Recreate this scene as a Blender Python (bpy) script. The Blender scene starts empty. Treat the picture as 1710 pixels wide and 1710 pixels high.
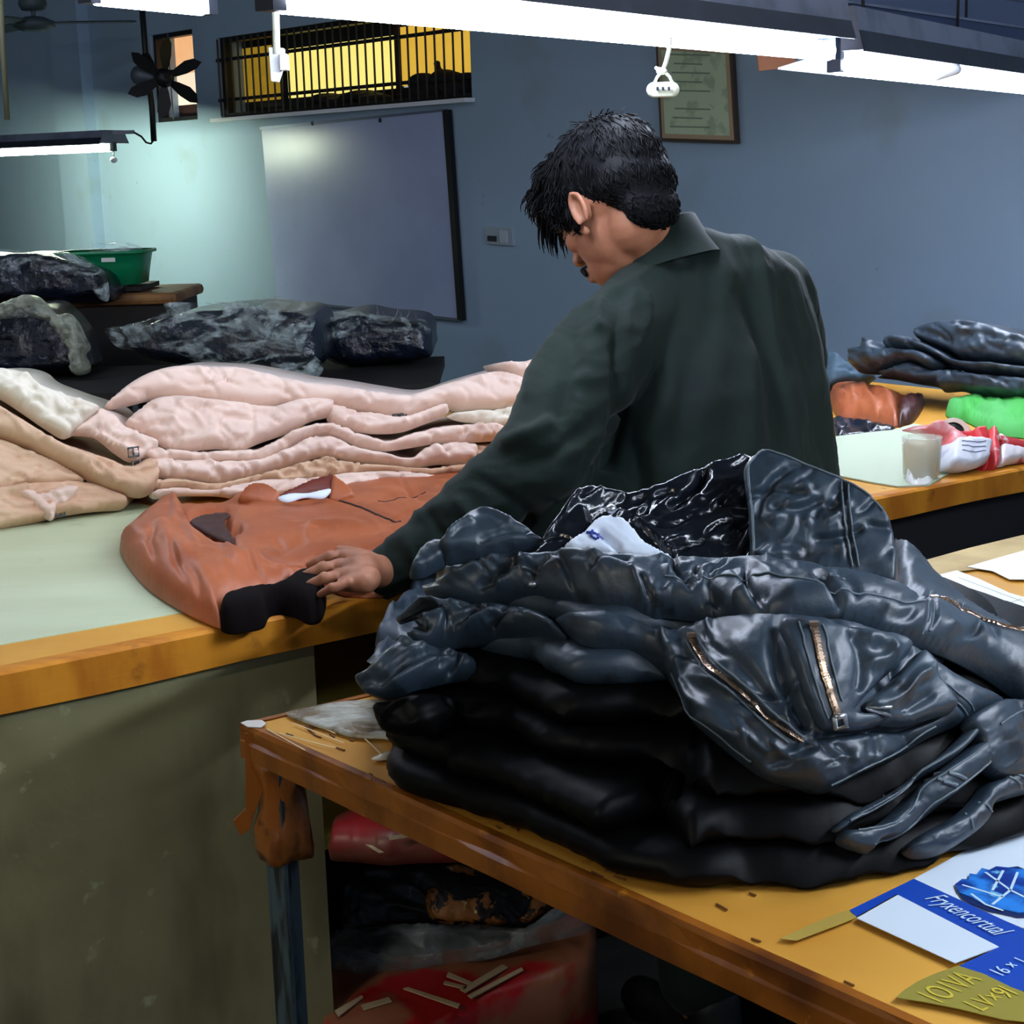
import bpy, bmesh, math, random
import numpy as np
from mathutils import Vector, Matrix, Quaternion
from mathutils.geometry import delaunay_2d_cdt
C = bpy.context.scene
PI = math.pi
# ---------------------------------------------------------------- camera (frame is 1710x1710)
F = 2800.0; CH = 1.52; PITCH = math.atan(565/2800); ROLL = -0.03
cp, sp = math.cos(PITCH), math.sin(PITCH)
cr, sr = math.cos(ROLL), math.sin(ROLL)
fw = np.array([0, cp, -sp]); up0 = np.array([0, sp, cp]); rt0 = np.array([1., 0, 0])
rt = rt0*cr + up0*sr; up = up0*cr - rt0*sr
cam = bpy.data.cameras.new('camera'); co = bpy.data.objects.new('camera', cam)
C.collection.objects.link(co); C.camera = co
co.matrix_world = Matrix(((rt[0], up[0], -fw[0], 0), (rt[1], up[1], -fw[1], 0), (rt[2], up[2], -fw[2], CH), (0, 0, 0, 1)))
cam.sensor_width = 36; cam.lens = F/1710*36; cam.clip_start = .05; cam.clip_end = 60
# ---------------------------------------------------------------- world, exposure
W = bpy.data.worlds.new('world'); C.world = W; W.use_nodes = True
W.node_tree.nodes['Background'].inputs[0].default_value = (.72, .78, .80, 1)
W.node_tree.nodes['Background'].inputs[1].default_value = .45
C.view_settings.view_transform = 'Standard'; C.view_settings.look = 'None'
C.view_settings.exposure = 0; C.view_settings.gamma = 1; C.view_settings.use_curve_mapping = False
TUBE = 75.0      # emission strength of the fluorescent tubes
# ---------------------------------------------------------------- pixel <-> place
def ray(px, py):
    px = np.asarray(px, float); py = np.asarray(py, float)
    return fw + np.multiply.outer((px-855)/F, rt) + np.multiply.outer((855-py)/F, up)
CO = np.array([0, 0, CH])
def Pz(px, py, z): d = ray(px, py); return CO + d*((z-CH)/d[..., 2:3])
def Pd(px, py, Y): d = ray(px, py); return CO + d*(Y/d[..., 1:2])
def plane(p0, n):
    p0 = np.array(p0, float); n = np.array(n, float); n = n/np.linalg.norm(n)
    def s(px, py):
        d = ray(px, py); k = ((p0-CO) @ n)/(d @ n)
        P = CO + d*np.asarray(k)[..., None]
        return P, np.broadcast_to(n, P.shape)
    return s
def vplane(a, b, z, tilt=0.0):          # vertical surface over the line from pixel a to pixel b on height z
    A = Pz(a[0], a[1], z); B = Pz(b[0], b[1], z); t = B-A; t /= np.linalg.norm(t)
    n = np.array([t[1], -t[0], 0])
    if n @ (CO-A) < 0: n = -n
    n = n*math.cos(tilt) + np.array([0, 0, math.sin(tilt)])
    return plane(A, n)
def flat(z): return plane((0, 0, z), (0, 0, 1))
# ---------------------------------------------------------------- noise
def _h(ix, iy, iz, s):
    n = (ix*374761393 + iy*668265263 + iz*2147483647 + s*974711) & 0xffffffff
    n = ((n ^ (n >> 13))*1274126177) & 0xffffffff
    return ((n ^ (n >> 16)) & 0xffff)/65535.0
def vnoise(x, y, z=0.0, s=0):
    x = np.asarray(x, float); y = np.asarray(y, float); z = np.zeros_like(x)+z
    ix = np.floor(x).astype(np.int64); iy = np.floor(y).astype(np.int64); iz = np.floor(z).astype(np.int64)
    fx, fy, fz = x-ix, y-iy, z-iz
    fx, fy, fz = [f*f*(3-2*f) for f in (fx, fy, fz)]
    r = 0
    for a in (0, 1):
        for b in (0, 1):
            for c in (0, 1):
                w = (fx if a else 1-fx)*(fy if b else 1-fy)*(fz if c else 1-fz)
                r = r + w*_h(ix+a, iy+b, iz+c, s)
    return r
def fbm(x, y, z=0.0, s=0, o=3):
    r = 0; a = .5; f = 1
    for k in range(o): r = r + a*vnoise(x*f, y*f, np.asarray(z)*f, s+k); a *= .5; f *= 2.03
    return r/(1-.5**o)
def wrinkle(x, y, scale, ang, stretch, s):
    c, q = math.cos(ang), math.sin(ang)
    u = (x*c+y*q)/(scale*stretch); v = (-x*q+y*c)/scale
    u2 = u + .8*(fbm(u*1.3, v*.7, 3.1, s+11)-.5); v2 = v + 1.6*(fbm(u*.9+5, v*.5, 1.7, s+23)-.5)
    n = vnoise(u2, v2, .5, s); n2 = vnoise(u2*2.1, v2*2.1, .2, s+5)
    return (1-np.abs(2*n-1))**1.6*.75 + (1-np.abs(2*n2-1))**1.5*.25 - .45
# ---------------------------------------------------------------- materials
def lin(c):
    return tuple((v/12.92 if v <= .04045 else ((v+.055)/1.055)**2.4) for v in [x/255 for x in c])
MT = {}
def mat(name, col, rough=.6, metal=0, bump=None, var=None, spec=.5, emit=None, alpha=None, trans=None, coat=0, sheen=0, an=None):
    if name in MT: return MT[name]
    m = bpy.data.materials.new(name); m.use_nodes = True; N = m.node_tree; b = N.nodes['Principled BSDF']
    c = lin(col)
    b.inputs['Base Color'].default_value = (*c, 1); b.inputs['Roughness'].default_value = rough
    b.inputs['Metallic'].default_value = metal; b.inputs['Specular IOR Level'].default_value = spec
    b.inputs['Coat Weight'].default_value = coat; b.inputs['Sheen Weight'].default_value = sheen
    tc = N.nodes.new('ShaderNodeTexCoord')
    def tex(kind, scale, st=None, **k):
        t = N.nodes.new(kind); mp = N.nodes.new('ShaderNodeMapping')
        N.links.new(tc.outputs['Object'], mp.inputs[0]); N.links.new(mp.outputs[0], t.inputs['Vector'])
        t.inputs['Scale'].default_value = scale
        if st: mp.inputs['Scale'].default_value = st[:3]; mp.inputs['Rotation'].default_value = (0, 0, st[3] if len(st) > 3 else 0)
        if 'Detail' in t.inputs: t.inputs['Detail'].default_value = 6
        return t
    last = None
    if var:
        for v in (var if isinstance(var, list) else [var]):
            sc, c2, lo, hi = v[:4]; st = v[4] if len(v) > 4 else None
            t = tex('ShaderNodeTexNoise', sc, st)
            rp = N.nodes.new('ShaderNodeMapRange'); rp.inputs[1].default_value = lo; rp.inputs[2].default_value = hi
            N.links.new(t.outputs[0], rp.inputs[0])
            mx = N.nodes.new('ShaderNodeMix'); mx.data_type = 'RGBA'
            N.links.new(rp.outputs[0], mx.inputs[0])
            if last: N.links.new(last, mx.inputs[6])
            else: mx.inputs[6].default_value = (*c, 1)
            mx.inputs[7].default_value = (*lin(c2), 1); last = mx.outputs[2]
        N.links.new(last, b.inputs['Base Color'])
    if bump:
        ph = None
        for bb in (bump if isinstance(bump, list) else [bump]):
            sc, st, ds = bb[:3]
            t = tex('ShaderNodeTexNoise', sc, bb[3] if len(bb) > 3 else None)
            bp = N.nodes.new('ShaderNodeBump'); bp.inputs['Strength'].default_value = st; bp.inputs['Distance'].default_value = ds
            N.links.new(t.outputs[0], bp.inputs['Height'])
            if ph: N.links.new(ph, bp.inputs['Normal'])
            ph = bp.outputs[0]
        N.links.new(ph, b.inputs['Normal'])
    if emit:
        b.inputs['Emission Color'].default_value = (*lin(emit[0]), 1); b.inputs['Emission Strength'].default_value = emit[1]
    if alpha is not None: b.inputs['Alpha'].default_value = alpha
    if an:  # alpha streaks; on film they imitate glossy highlights
        t = tex('ShaderNodeTexNoise', an[0], an[5] if len(an) > 5 else None); t.inputs['Distortion'].default_value = 1.5
        rp = N.nodes.new('ShaderNodeMapRange'); rp.inputs[1].default_value = an[1]; rp.inputs[2].default_value = an[2]; rp.inputs[3].default_value = an[3]; rp.inputs[4].default_value = an[4]
        N.links.new(t.outputs[0], rp.inputs[0]); N.links.new(rp.outputs[0], b.inputs['Alpha'])
    if trans: b.inputs['Transmission Weight'].default_value = trans; b.inputs['IOR'].default_value = 1.3
    MT[name] = m; return m
# ---------------------------------------------------------------- mesh builder
class MB:
    def __init__(s): s.v = []; s.f = []
    def add(s, v, f):
        o = len(s.v); s.v += [tuple(map(float, p)) for p in v]; s.f += [tuple(i+o for i in q) for q in f]; return s
    def box(s, c, size, X=(1, 0, 0), Y=(0, 1, 0), Z=(0, 0, 1)):
        c = np.array(c, float); X, Y, Z = [np.array(a, float)*h/2 for a, h in zip((X, Y, Z), size)]
        v = [c+X*i+Y*j+Z*k for i in (-1, 1) for j in (-1, 1) for k in (-1, 1)]
        return s.add(v, [(0, 1, 3, 2), (4, 6, 7, 5), (0, 4, 5, 1), (2, 3, 7, 6), (0, 2, 6, 4), (1, 5, 7, 3)])
    def prism(s, poly, off):            # 3-D polygon pushed along off
        n = len(poly); poly = [np.array(p, float) for p in poly]; off = np.array(off, float)
        return s.add(poly+[p+off for p in poly], [tuple(range(n-1, -1, -1)), tuple(range(n, 2*n))]+[(i, (i+1) % n, n+(i+1) % n, n+i) for i in range(n)])
    def tube(s, pts, r, seg=8, flat=1.0):
        pts = [np.array(p, float) for p in pts]; n = len(pts); rr = r if hasattr(r, '__len__') else [r]*n
        V = []; pu = None
        for i in range(n):
            t = pts[min(i+1, n-1)]-pts[max(i-1, 0)]; t /= (np.linalg.norm(t)+1e-9)
            if pu is None: pu = np.array([0, 0, 1.]) if abs(t[2]) < .9 else np.array([1., 0, 0])
            a = np.cross(t, pu); a /= (np.linalg.norm(a)+1e-9); b = np.cross(a, t); pu = b
            for k in range(seg):
                th = 2*PI*k/seg; V.append(pts[i]+a*rr[i]*math.cos(th)+b*rr[i]*flat*math.sin(th))
        Fc = [(i*seg+k, i*seg+(k+1) % seg, (i+1)*seg+(k+1) % seg, (i+1)*seg+k) for i in range(n-1) for k in range(seg)]
        Fc += [tuple(range(seg-1, -1, -1)), tuple((n-1)*seg+k for k in range(seg))]
        return s.add(V, Fc)
    def rings(s, R, cap=True):          # loft of equal-count rings
        m = len(R[0]); V = [p for r in R for p in r]
        Fc = [(i*m+k, i*m+(k+1) % m, (i+1)*m+(k+1) % m, (i+1)*m+k) for i in range(len(R)-1) for k in range(m)]
        if cap: Fc += [tuple(range(m-1, -1, -1)), tuple((len(R)-1)*m+k for k in range(m))]
        return s.add(V, Fc)
    def lathe(s, c, prof, seg=32, ax=(0, 0, 1)):   # prof: (radius, height)
        ax = np.array(ax, float); ax /= np.linalg.norm(ax)
        a = np.cross(ax, [1, 0, 0] if abs(ax[0]) < .9 else [0, 1, 0]); a /= np.linalg.norm(a); b = np.cross(ax, a); c = np.array(c, float)
        return s.rings([[c+ax*h+(a*math.cos(2*PI*k/seg)+b*math.sin(2*PI*k/seg))*r for k in range(seg)] for r, h in prof])
    def ell(s, c, rad, M=None, seg=20, rg=12):
        c = np.array(c, float); M = np.eye(3) if M is None else np.array(M, float)   # rows: axes
        R = []
        for i in range(1, rg):
            th = PI*i/rg
            R.append([c+M.T@(np.array([math.sin(th)*math.cos(2*PI*k/seg), math.sin(th)*math.sin(2*PI*k/seg), math.cos(th)])*rad) for k in range(seg)])
        return s.rings(R)
    def cap(s, p0, p1, r0, r1, seg=16):
        p0 = np.array(p0, float); p1 = np.array(p1, float); t = p1-p0; L = np.linalg.norm(t); t /= L
        pts = []; rr = []
        for a in (80, 60, 40, 20): pts.append(p0-t*r0*math.sin(math.radians(a))); rr.append(r0*math.cos(math.radians(a)))
        for k in range(5): pts.append(p0+t*L*k/4); rr.append(r0+(r1-r0)*k/4)
        for a in (20, 40, 60, 80): pts.append(p1+t*r1*math.sin(math.radians(a))); rr.append(r1*math.cos(math.radians(a)))
        return s.tube(pts, rr, seg)
    def mesh(s, name, off=(0, 0, 0), smooth=False, bevel=0):
        me = bpy.data.meshes.new(name); o = np.array(off, float)
        me.from_pydata([tuple(np.array(p)-o) for p in s.v], [], s.f); me.validate()
        bm = bmesh.new(); bm.from_mesh(me); bmesh.ops.recalc_face_normals(bm, faces=bm.faces)
        if bevel: bmesh.ops.bevel(bm, geom=list(bm.edges), offset=bevel, segments=2, affect='EDGES', profile=.5)
        bm.to_mesh(me); bm.free()
        if smooth: me.polygons.foreach_set('use_smooth', [True]*len(me.polygons))
        return me
def link(o): C.collection.objects.link(o); return o
def wloc(p):
    l = Vector((0, 0, 0))
    while p is not None: l = l+p.location; p = p.parent
    return l
def obj(name, mb, m, parent=None, smooth=False, bevel=0, origin=None):
    off = Vector(origin) if origin is not None else (wloc(parent) if parent is not None else Vector((0, 0, 0)))
    if parent is None and origin is None:
        a = np.array(mb.v); off = Vector(((a[:, 0].min()+a[:, 0].max())/2, (a[:, 1].min()+a[:, 1].max())/2, a[:, 2].min()))
    me = mb.mesh(name, off, smooth, bevel); me.materials.append(m)
    o = bpy.data.objects.new(name, me); link(o)
    if parent is not None: o.parent = parent
    else: o.location = off
    return o
def tag(o, label=None, cat=None, group=None, kind=None):
    if label: o['label'] = label
    if cat: o['category'] = cat
    if group: o['group'] = group
    if kind: o['kind'] = kind
    return o
def thing(name, label, cat, loc, group=None):
    o = bpy.data.objects.new(name, None); o.empty_display_size = .05; link(o); o.location = tuple(map(float, loc))
    return tag(o, label, cat, group)
def struct(name, mb, m, **k): return tag(obj(name, mb, m, origin=(0, 0, 0), **k), kind='structure')
# ---------------------------------------------------------------- soft patches: a cloth piece with an outline, thickness and folds
def crom(P, n=6, closed=True):
    P = np.array(P, float); N = len(P); out = []
    for i in range(N if closed else N-1):
        if closed: a, b, c, d = P[i-1], P[i], P[(i+1) % N], P[(i+2) % N]
        else: a, b, c, d = P[max(i-1, 0)], P[i], P[i+1], P[min(i+2, N-1)]
        for k in range(n):
            t = k/n; out.append(.5*((2*b)+(c-a)*t+(2*a-5*b+4*c-d)*t*t+(3*b-a-3*c+d)*t**3))
    if not closed: out.append(P[-1])
    return np.array(out)
def resample(P, step, closed=True):
    Q = np.vstack([P, P[:1]]) if closed else P
    L = np.r_[0, np.cumsum(np.linalg.norm(np.diff(Q, axis=0), axis=1))]
    n = max(3 if closed else 2, int(L[-1]/step)); t = np.linspace(0, L[-1], n+(1 if closed else 0))
    R = np.c_[np.interp(t, L, Q[:, 0]), np.interp(t, L, Q[:, 1])]
    return R[:-1] if closed else R
def dseg(X, Y, A, B):
    d = B-A; l2 = (d**2).sum()+1e-9; t = np.clip(((X-A[0])*d[0]+(Y-A[1])*d[1])/l2, 0, 1)
    return np.hypot(X-A[0]-t*d[0], Y-A[1]-t*d[1]), t
def dpoly(X, Y, P, closed=True):
    D = np.full(X.shape, 1e9); T = np.zeros(X.shape); n = len(P)
    for i in range(n if closed else n-1):
        d, t = dseg(X, Y, P[i], P[(i+1) % n]); m = d < D; D = np.where(m, d, D); T = np.where(m, (i+t)/(n-1), T)
    return D, T
def inside(X, Y, P):
    r = np.zeros(X.shape, bool); n = len(P)
    for i in range(n):
        (x1, y1), (x2, y2) = P[i], P[(i+1) % n]
        if y1 == y2: continue
        r ^= ((y1 > Y) != (y2 > Y)) & (X < (x2-x1)*(Y-y1)/(y2-y1)+x1)
    return r
class Patch: pass
def patch(name, outline, surf, m, th=.03, r=25, back=None, step=7, wr=None, folds=(), parent=None, lift=0.0, sharp=False, edge=.002, dome=.4, power=2.0, af=None):
    out = np.array(outline, float)
    if not sharp: out = crom(out, 6)
    out = resample(out, step)
    x0, y0 = out.min(0); x1, y1 = out.max(0)
    gx, gy = np.meshgrid(np.arange(x0, x1, step), np.arange(y0, y1, step*.87)); gx = gx + (np.arange(gx.shape[0]) % 2)[:, None]*step/2
    gx, gy = gx.ravel(), gy.ravel(); ins = inside(gx, gy, out); gx, gy = gx[ins], gy[ins]
    D, _ = dpoly(gx, gy, out); k = D > step*.6; gx, gy, D = gx[k], gy[k], D[k]
    X = np.r_[out[:, 0], gx]; Y = np.r_[out[:, 1], gy]; D = np.r_[np.zeros(len(out)), D]
    nb = len(out)
    vs, es, fs, ov, oe, of = delaunay_2d_cdt([Vector(p) for p in zip(X, Y)], [(i, (i+1) % nb) for i in range(nb)], [], 1, 1e-6)
    if len(vs) != len(X):
        idx = [o[0] if o else 0 for o in ov]
        X = np.array([v[0] for v in vs]); Y = np.array([v[1] for v in vs]); D = D[idx]
    P, n = surf(X, Y)
    u = np.clip(D/r, 0, 1); puff = th*(1-(1-u)**power)**(1/power)
    # broad doming
    dm = D/max(D.max(), 1); puff = puff*(1-dome*.5) + th*dome*.5*np.sin(dm*PI/2)
    fade = np.clip(D/(r*.5), 0, 1)
    if wr:
        for w in (wr if isinstance(wr, list) else [wr]):
            amp, sc, ang, st, sd = w; puff = puff + fade*amp*wrinkle(X, Y, sc, math.radians(ang), st, sd)
    folds = list(folds)
    if af:      # short random creases
        nf_, ang, spr, ln, w_, dz_, sd = af; rg = random.Random(sd); cand = np.where(D > 6)[0]
        for _ in range(nf_):
            i = cand[rg.randrange(len(cand))]; a = math.radians(ang+rg.uniform(-spr, spr)); L = ln*rg.uniform(.5, 1.5); bend = rg.uniform(-.25, .25)*L; ca_, sa_ = math.cos(a), math.sin(a)
            folds.append(([(X[i]+ca_*t*L-sa_*bend*(1-4*t*t), Y[i]+sa_*t*L+ca_*bend*(1-4*t*t)) for t in (-.5, -.17, .17, .5)], w_*rg.uniform(.7, 1.5), dz_*rg.uniform(.5, 1.3)*(1 if rg.random() < .65 else -.8)))
    for pts, w, dz in folds:
        q = crom(pts, 5, False); d, t = dpoly(X, Y, q, False); tap = np.clip(np.minimum(t, 1-t)*6, .15, 1)
        puff = puff + fade*dz*tap*np.exp(-(d/w)**2)
    T = P + n*(np.maximum(puff, 0)+lift+edge)[:, None]
    B = P + (np.array(back, float) if back is not None else n*lift)
    nv = len(X); mb = MB(); cnt = {}
    for f in fs:
        for a, b in zip(f, f[1:]+f[:1]): cnt[(a, b)] = 1
    F2 = [tuple(f) for f in fs]+[tuple(i+nv for i in reversed(f)) for f in fs]
    F2 += [(b, a, a+nv, b+nv) for (a, b) in cnt if (b, a) not in cnt]
    mb.add(np.vstack([T, B]), F2)
    o = obj(name, mb, m, parent, smooth=True)
    p = Patch(); p.o = o; p.X = X; p.Y = Y; p.T = T; p.n = np.array(n)
    def on(px, py, l=0.001):
        d2 = (p.X-px)**2+(p.Y-py)**2; i = np.argsort(d2)[:4]; w = 1/(d2[i]+4); w /= w.sum()
        return (p.T[i]*w[:, None]).sum(0)+(p.n[i]*w[:, None]).sum(0)*l
    p.on = on; return p
def strip(mb, p, pts, r, l=.001, step=8, seg=6, flat=1.0):
    q = resample(crom(pts, 6, False), step, False); return mb.tube([p.on(a, b, l) for a, b in q], r, seg, flat)
def zipper(p, pts, parent, wid=.0035, name='zipper', mt=None):
    mb = MB(); q = resample(crom(pts, 6, False), 4, False); P = [p.on(a, b, .002) for a, b in q]
    mb.tube(P, wid, 6, .45)
    for i in range(1, len(P)-1):
        t = P[i+1]-P[i-1]; t /= np.linalg.norm(t)+1e-9; n = np.array([0, 0, 1.]); a = np.cross(t, n); a /= np.linalg.norm(a)+1e-9
        mb.box(P[i]+n*.0015, (.0012, wid*1.5, .002), t, a, n)
    a, b = P[0], P[min(3, len(P)-1)]; mb.box((a+b)/2+np.array([0, 0, .003]), (.008, .007, .004))
    return obj(name, mb, mt or MT['brass'], parent)
def cv(ox, oy, s): return lambda *L: [(ox+x/s, oy+y/s) for x, y in L]
a1 = cv(600, 740, 2.85); b1 = cv(1110, 740, 2.85); c3 = cv(360, 1100, 2.804); c4 = cv(530, 1300, 3.109); c5 = cv(1210, 1200, 3.352)
g6 = cv(180, 450, 2.375); g7 = cv(0, 580, 2.443); br = cv(180, 780, 2.85); r8 = cv(1350, 500, 4.275); l5 = cv(0, 380, 3.977)
q1 = cv(0, 0, 3.977); q2 = cv(340, 0, 3.288); q4 = cv(1040, 0, 2.552); h3 = cv(780, 150, 3.8)
def remesh(mb, name, voxel, smooth=6, fac=.5):
    me = bpy.data.meshes.new(name+'_raw'); me.from_pydata(mb.v, [], mb.f); me.validate()
    bm = bmesh.new(); bm.from_mesh(me); bmesh.ops.recalc_face_normals(bm, faces=bm.faces); bm.to_mesh(me); bm.free()
    o = bpy.data.objects.new('raw', me); link(o)
    r_ = o.modifiers.new('r', 'REMESH'); r_.mode = 'VOXEL'; r_.voxel_size = voxel
    s_ = o.modifiers.new('s', 'SMOOTH'); s_.iterations = smooth; s_.factor = fac
    dg = bpy.context.evaluated_depsgraph_get(); me2 = bpy.data.meshes.new_from_object(o.evaluated_get(dg))
    bpy.data.objects.remove(o); bpy.data.meshes.remove(me)
    n = len(me2.vertices); V = np.zeros(n*3); me2.vertices.foreach_get('co', V); V = V.reshape(-1, 3)
    Nn = np.zeros(n*3); me2.vertices.foreach_get('normal', Nn); Nn = Nn.reshape(-1, 3)
    Fc = [tuple(p.vertices) for p in me2.polygons]; bpy.data.meshes.remove(me2)
    return V, Nn, Fc
def objVF(name, V, Fc, m, parent):
    mb = MB(); mb.v = [tuple(p) for p in V]; mb.f = Fc
    return obj(name, mb, m, parent, smooth=True)
def text(s, org, X, Y, size, m, parent, name='lettering', shear=0, ext=.0004):
    cu = bpy.data.curves.new('t', 'FONT'); cu.body = s; cu.size = 1; cu.extrude = 0; cu.shear = shear
    o = bpy.data.objects.new('t', cu); link(o); dg = bpy.context.evaluated_depsgraph_get(); me = bpy.data.meshes.new_from_object(o.evaluated_get(dg))
    V = [v.co.copy() for v in me.vertices]; Fc = [tuple(p.vertices) for p in me.polygons]
    bpy.data.objects.remove(o); bpy.data.meshes.remove(me)
    org, X, Y = [np.array(a, float) for a in (org, X, Y)]; mb = MB()
    mb.add([org+X*v.x*size+Y*v.y*size for v in V], Fc)
    return obj(name, mb, m, parent)
# ================================================================= materials
wallm = mat('painted_plaster', (150, 174, 198), .75, bump=[(9, .25, .01), (60, .12, .003)], var=[(.9, (146, 170, 190), .35, .65), (2.5, (140, 160, 172), .58, .75), (14, (120, 135, 130), .72, .8)])
ceilm = mat('ceiling_paint', (120, 135, 150), .9)
floorm = mat('cement_floor', (60, 58, 52), .8, bump=(20, .3, .01), var=(3, (40, 38, 34), .4, .6))
metal_d = mat('dark_painted_metal', (34, 40, 52), .5, .3, var=(8, (50, 56, 70), .5, .7))
metal_g = mat('grey_enamel', (110, 116, 134), .5, .1, var=(10, (80, 88, 104), .45, .7))
enam_w = mat('white_enamel', (225, 228, 235), .45)
tubem = mat('fluorescent_tube', (255, 255, 255), .3, emit=((225, 235, 255), TUBE))
reflm = mat('white_reflector', (245, 245, 250), .5)
blackm = mat('black_metal', (14, 15, 18), .5, .2)
brass = mat('brass', (176, 150, 128), .35, .9)
steel = mat('steel', (185, 190, 195), .35, .9)
wood_e = mat('ochre_wood', (206, 134, 30), .6, spec=.25, bump=[(6, .35, .004, (1, 1, 6)), (50, .15, .001)], var=[(4, (176, 104, 16), .42, .62, (1, 6, 1, .6)), (12, (120, 66, 10), .62, .72)])
wood_t = mat('ochre_hardboard', (214, 158, 66), .6, spec=.2, bump=(30, .12, .002), var=[(3, (196, 138, 50), .4, .62), (16, (140, 86, 20), .68, .74)])
green_t = mat('pale_green_laminate', (200, 212, 176), .42, bump=(40, .05, .001), var=[(1.6, (188, 198, 160), .4, .65, (1, 4, 1, -.5)), (10, (170, 176, 136), .66, .78)])
conc = mat('stained_concrete', (146, 142, 102), .85, bump=[(5, .4, .012), (50, .25, .003)], var=[(2.2, (124, 116, 80), .4, .62), (5, (96, 86, 60), .52, .7, (1, 1, .35)), (24, (162, 160, 122), .66, .74)])
papm = mat('white_paper', (226, 230, 222), .6)
# ================================================================= room
W0 = np.array([0, 8., 0]); wd = np.array([-.66, .75, 0]); wd /= np.linalg.norm(wd); wn = np.array([-wd[1], wd[0], 0])
wn = np.array([-.75, -.66, 0])/math.hypot(.75, .66)
wsurf = plane(W0, wn)
def ws(px, py): P = wsurf(px, py)[0]; return float((P-W0) @ wd), float(P[2])
def wp(s, z, o=0): return W0+wd*s+np.array([0, 0, z])+wn*o
ZC = 3.3
def rect(pts):
    q = [ws(*p) for p in pts]; s = [a[0] for a in q]; z = [a[1] for a in q]
    s.sort(); z.sort(); h = len(q)//2
    return sum(s[:h])/h, sum(s[h:])/h, sum(z[:h])/h, sum(z[h:])/h
R1 = rect([(359, 54), (372, 190), (787, 14), (785, 172)])
R2 = rect([(248, 56), (262, 204), (318, 52), (333, 200)])
R3 = (ws(1760, 20)[0], ws(1545, 20)[0], ws(1640, 30)[1], ws(1640, 30)[1]+.55)
holes = [R1, R2, R3]
ss = sorted([-10.0, 8.0]+[h[i] for h in holes for i in (0, 1)]); zs = sorted([0, ZC]+[h[i] for h in holes for i in (2, 3)])
mb = MB()
for i in range(len(ss)-1):
    for j in range(len(zs)-1):
        cs, cz = (ss[i]+ss[i+1])/2, (zs[j]+zs[j+1])/2
        if any(h[0] < cs < h[1] and h[2] < cz < h[3] for h in holes): continue
        mb.add([wp(ss[i], zs[j]), wp(ss[i+1], zs[j]), wp(ss[i+1], zs[j+1]), wp(ss[i], zs[j+1])], [(0, 1, 2, 3)])
for h in holes:       # reveals
    for (s0, z0, s1, z1) in ((h[0], h[2], h[1], h[2]), (h[0], h[3], h[1], h[3]), (h[0], h[2], h[0], h[3]), (h[1], h[2], h[1], h[3])):
        mb.add([wp(s0, z0), wp(s1, z1), wp(s1, z1, -.22), wp(s0, z0, -.22)], [(0, 1, 2, 3)])
struct('wall_back', mb, wallm)
eL, eR = wp(8, 0), wp(-10, 0)
def wallbox(name, a, b):
    mb = MB(); a = np.array(a, float); b = np.array(b, float)
    t = (b-a)/np.linalg.norm(b-a); n = np.array([t[1], -t[0], 0]); mid = (a+b)/2
    if n @ (np.array([0, 3, 0])-mid) > 0: n = -n
    mb.prism([a, b, b+[0, 0, ZC], a+[0, 0, ZC]], n*.1); struct(name, mb, wallm)
corner = [eL, eL+wn*12, eR+wn*9]
wallbox('wall_left', eL, eL+wn*13.5); wallbox('wall_right', eR, eR+wn*13.5)
fl = [eL, eR, eR+wn*13.5, eL+wn*13.5]
struct('floor', MB().prism(fl, (0, 0, -.1)), floorm)
struct('ceiling', MB().prism([p+[0, 0, ZC] for p in fl], (0, 0, .1)), ceilm)
# pilaster and a conduit left
sA, sB = ws(112, 200)[0], ws(160, 200)[0]
struct('trim_1', MB().box(wp((sA+sB)/2, ZC/2, .04), (abs(sA-sB), .08, ZC), wd, wn), wallm)
# ----------------------------------------------------------------- windows
def window(name, R, bars, panes, rails=(), frame_m=blackm, bar_m=None, label=None, barr=.006):
    s0, s1, z0, z1 = R; root = bpy.data.objects.new(name, None); link(root); root.location = tuple(wp((s0+s1)/2, z0)); tag(root, label, kind='structure')
    mb = MB(); f = .025; o = -.05
    for (cs, cz, w, h) in (((s0+s1)/2, z0+f/2, s1-s0, f), ((s0+s1)/2, z1-f/2, s1-s0, f), (s0+f/2, (z0+z1)/2, f, z1-z0), (s1-f/2, (z0+z1)/2, f, z1-z0)):
        mb.box(wp(cs, cz, o), (w, .06, h), wd, wn)
    obj('frame', mb, frame_m, root)
    for k in range(bars):
        s = s0+(s1-s0)*(k+.5)/bars
        obj('bar', MB().tube([wp(s, z0+.01, .02), wp(s, z1-.01, .02)], barr, 6), bar_m or metal_g, root, smooth=True)
    for z in rails: obj('rail', MB().box(wp((s0+s1)/2, z0+(z1-z0)*z, .012), (s1-s0, .008, .018), wd, wn), frame_m, root)
    for (a, b, lo, hi, m) in panes:
        obj('pane', MB().box(wp(s1-(s1-s0)*(a+b)/2, z0+(z1-z0)*(lo+hi)/2, -.17), ((s1-s0)*(b-a), .01, (z1-z0)*(hi-lo)), wd, wn), m, root)
    return root
pm = mat('sunlit_pane', (250, 235, 130), .5, emit=((255, 236, 130), .95), var=(6, (250, 220, 90), .4, .6))
po = mat('amber_pane', (240, 190, 60), .5, emit=((238, 190, 70), .75), var=(5, (200, 140, 30), .4, .6))
pd = mat('dim_amber_pane', (150, 120, 40), .5, emit=((190, 150, 40), .5), var=(9, (70, 50, 10), .4, .6))
pk = mat('dark_pane', (14, 12, 12), .4)
pp = mat('peach_pane', (250, 190, 140), .5, emit=((255, 196, 140), .8), var=(7, (250, 150, 80), .4, .6))
pw = mat('bright_pane', (255, 235, 215), .5, emit=((255, 225, 195), 1.0))
pbr = mat('brown_pane', (60, 26, 22), .6)
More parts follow.
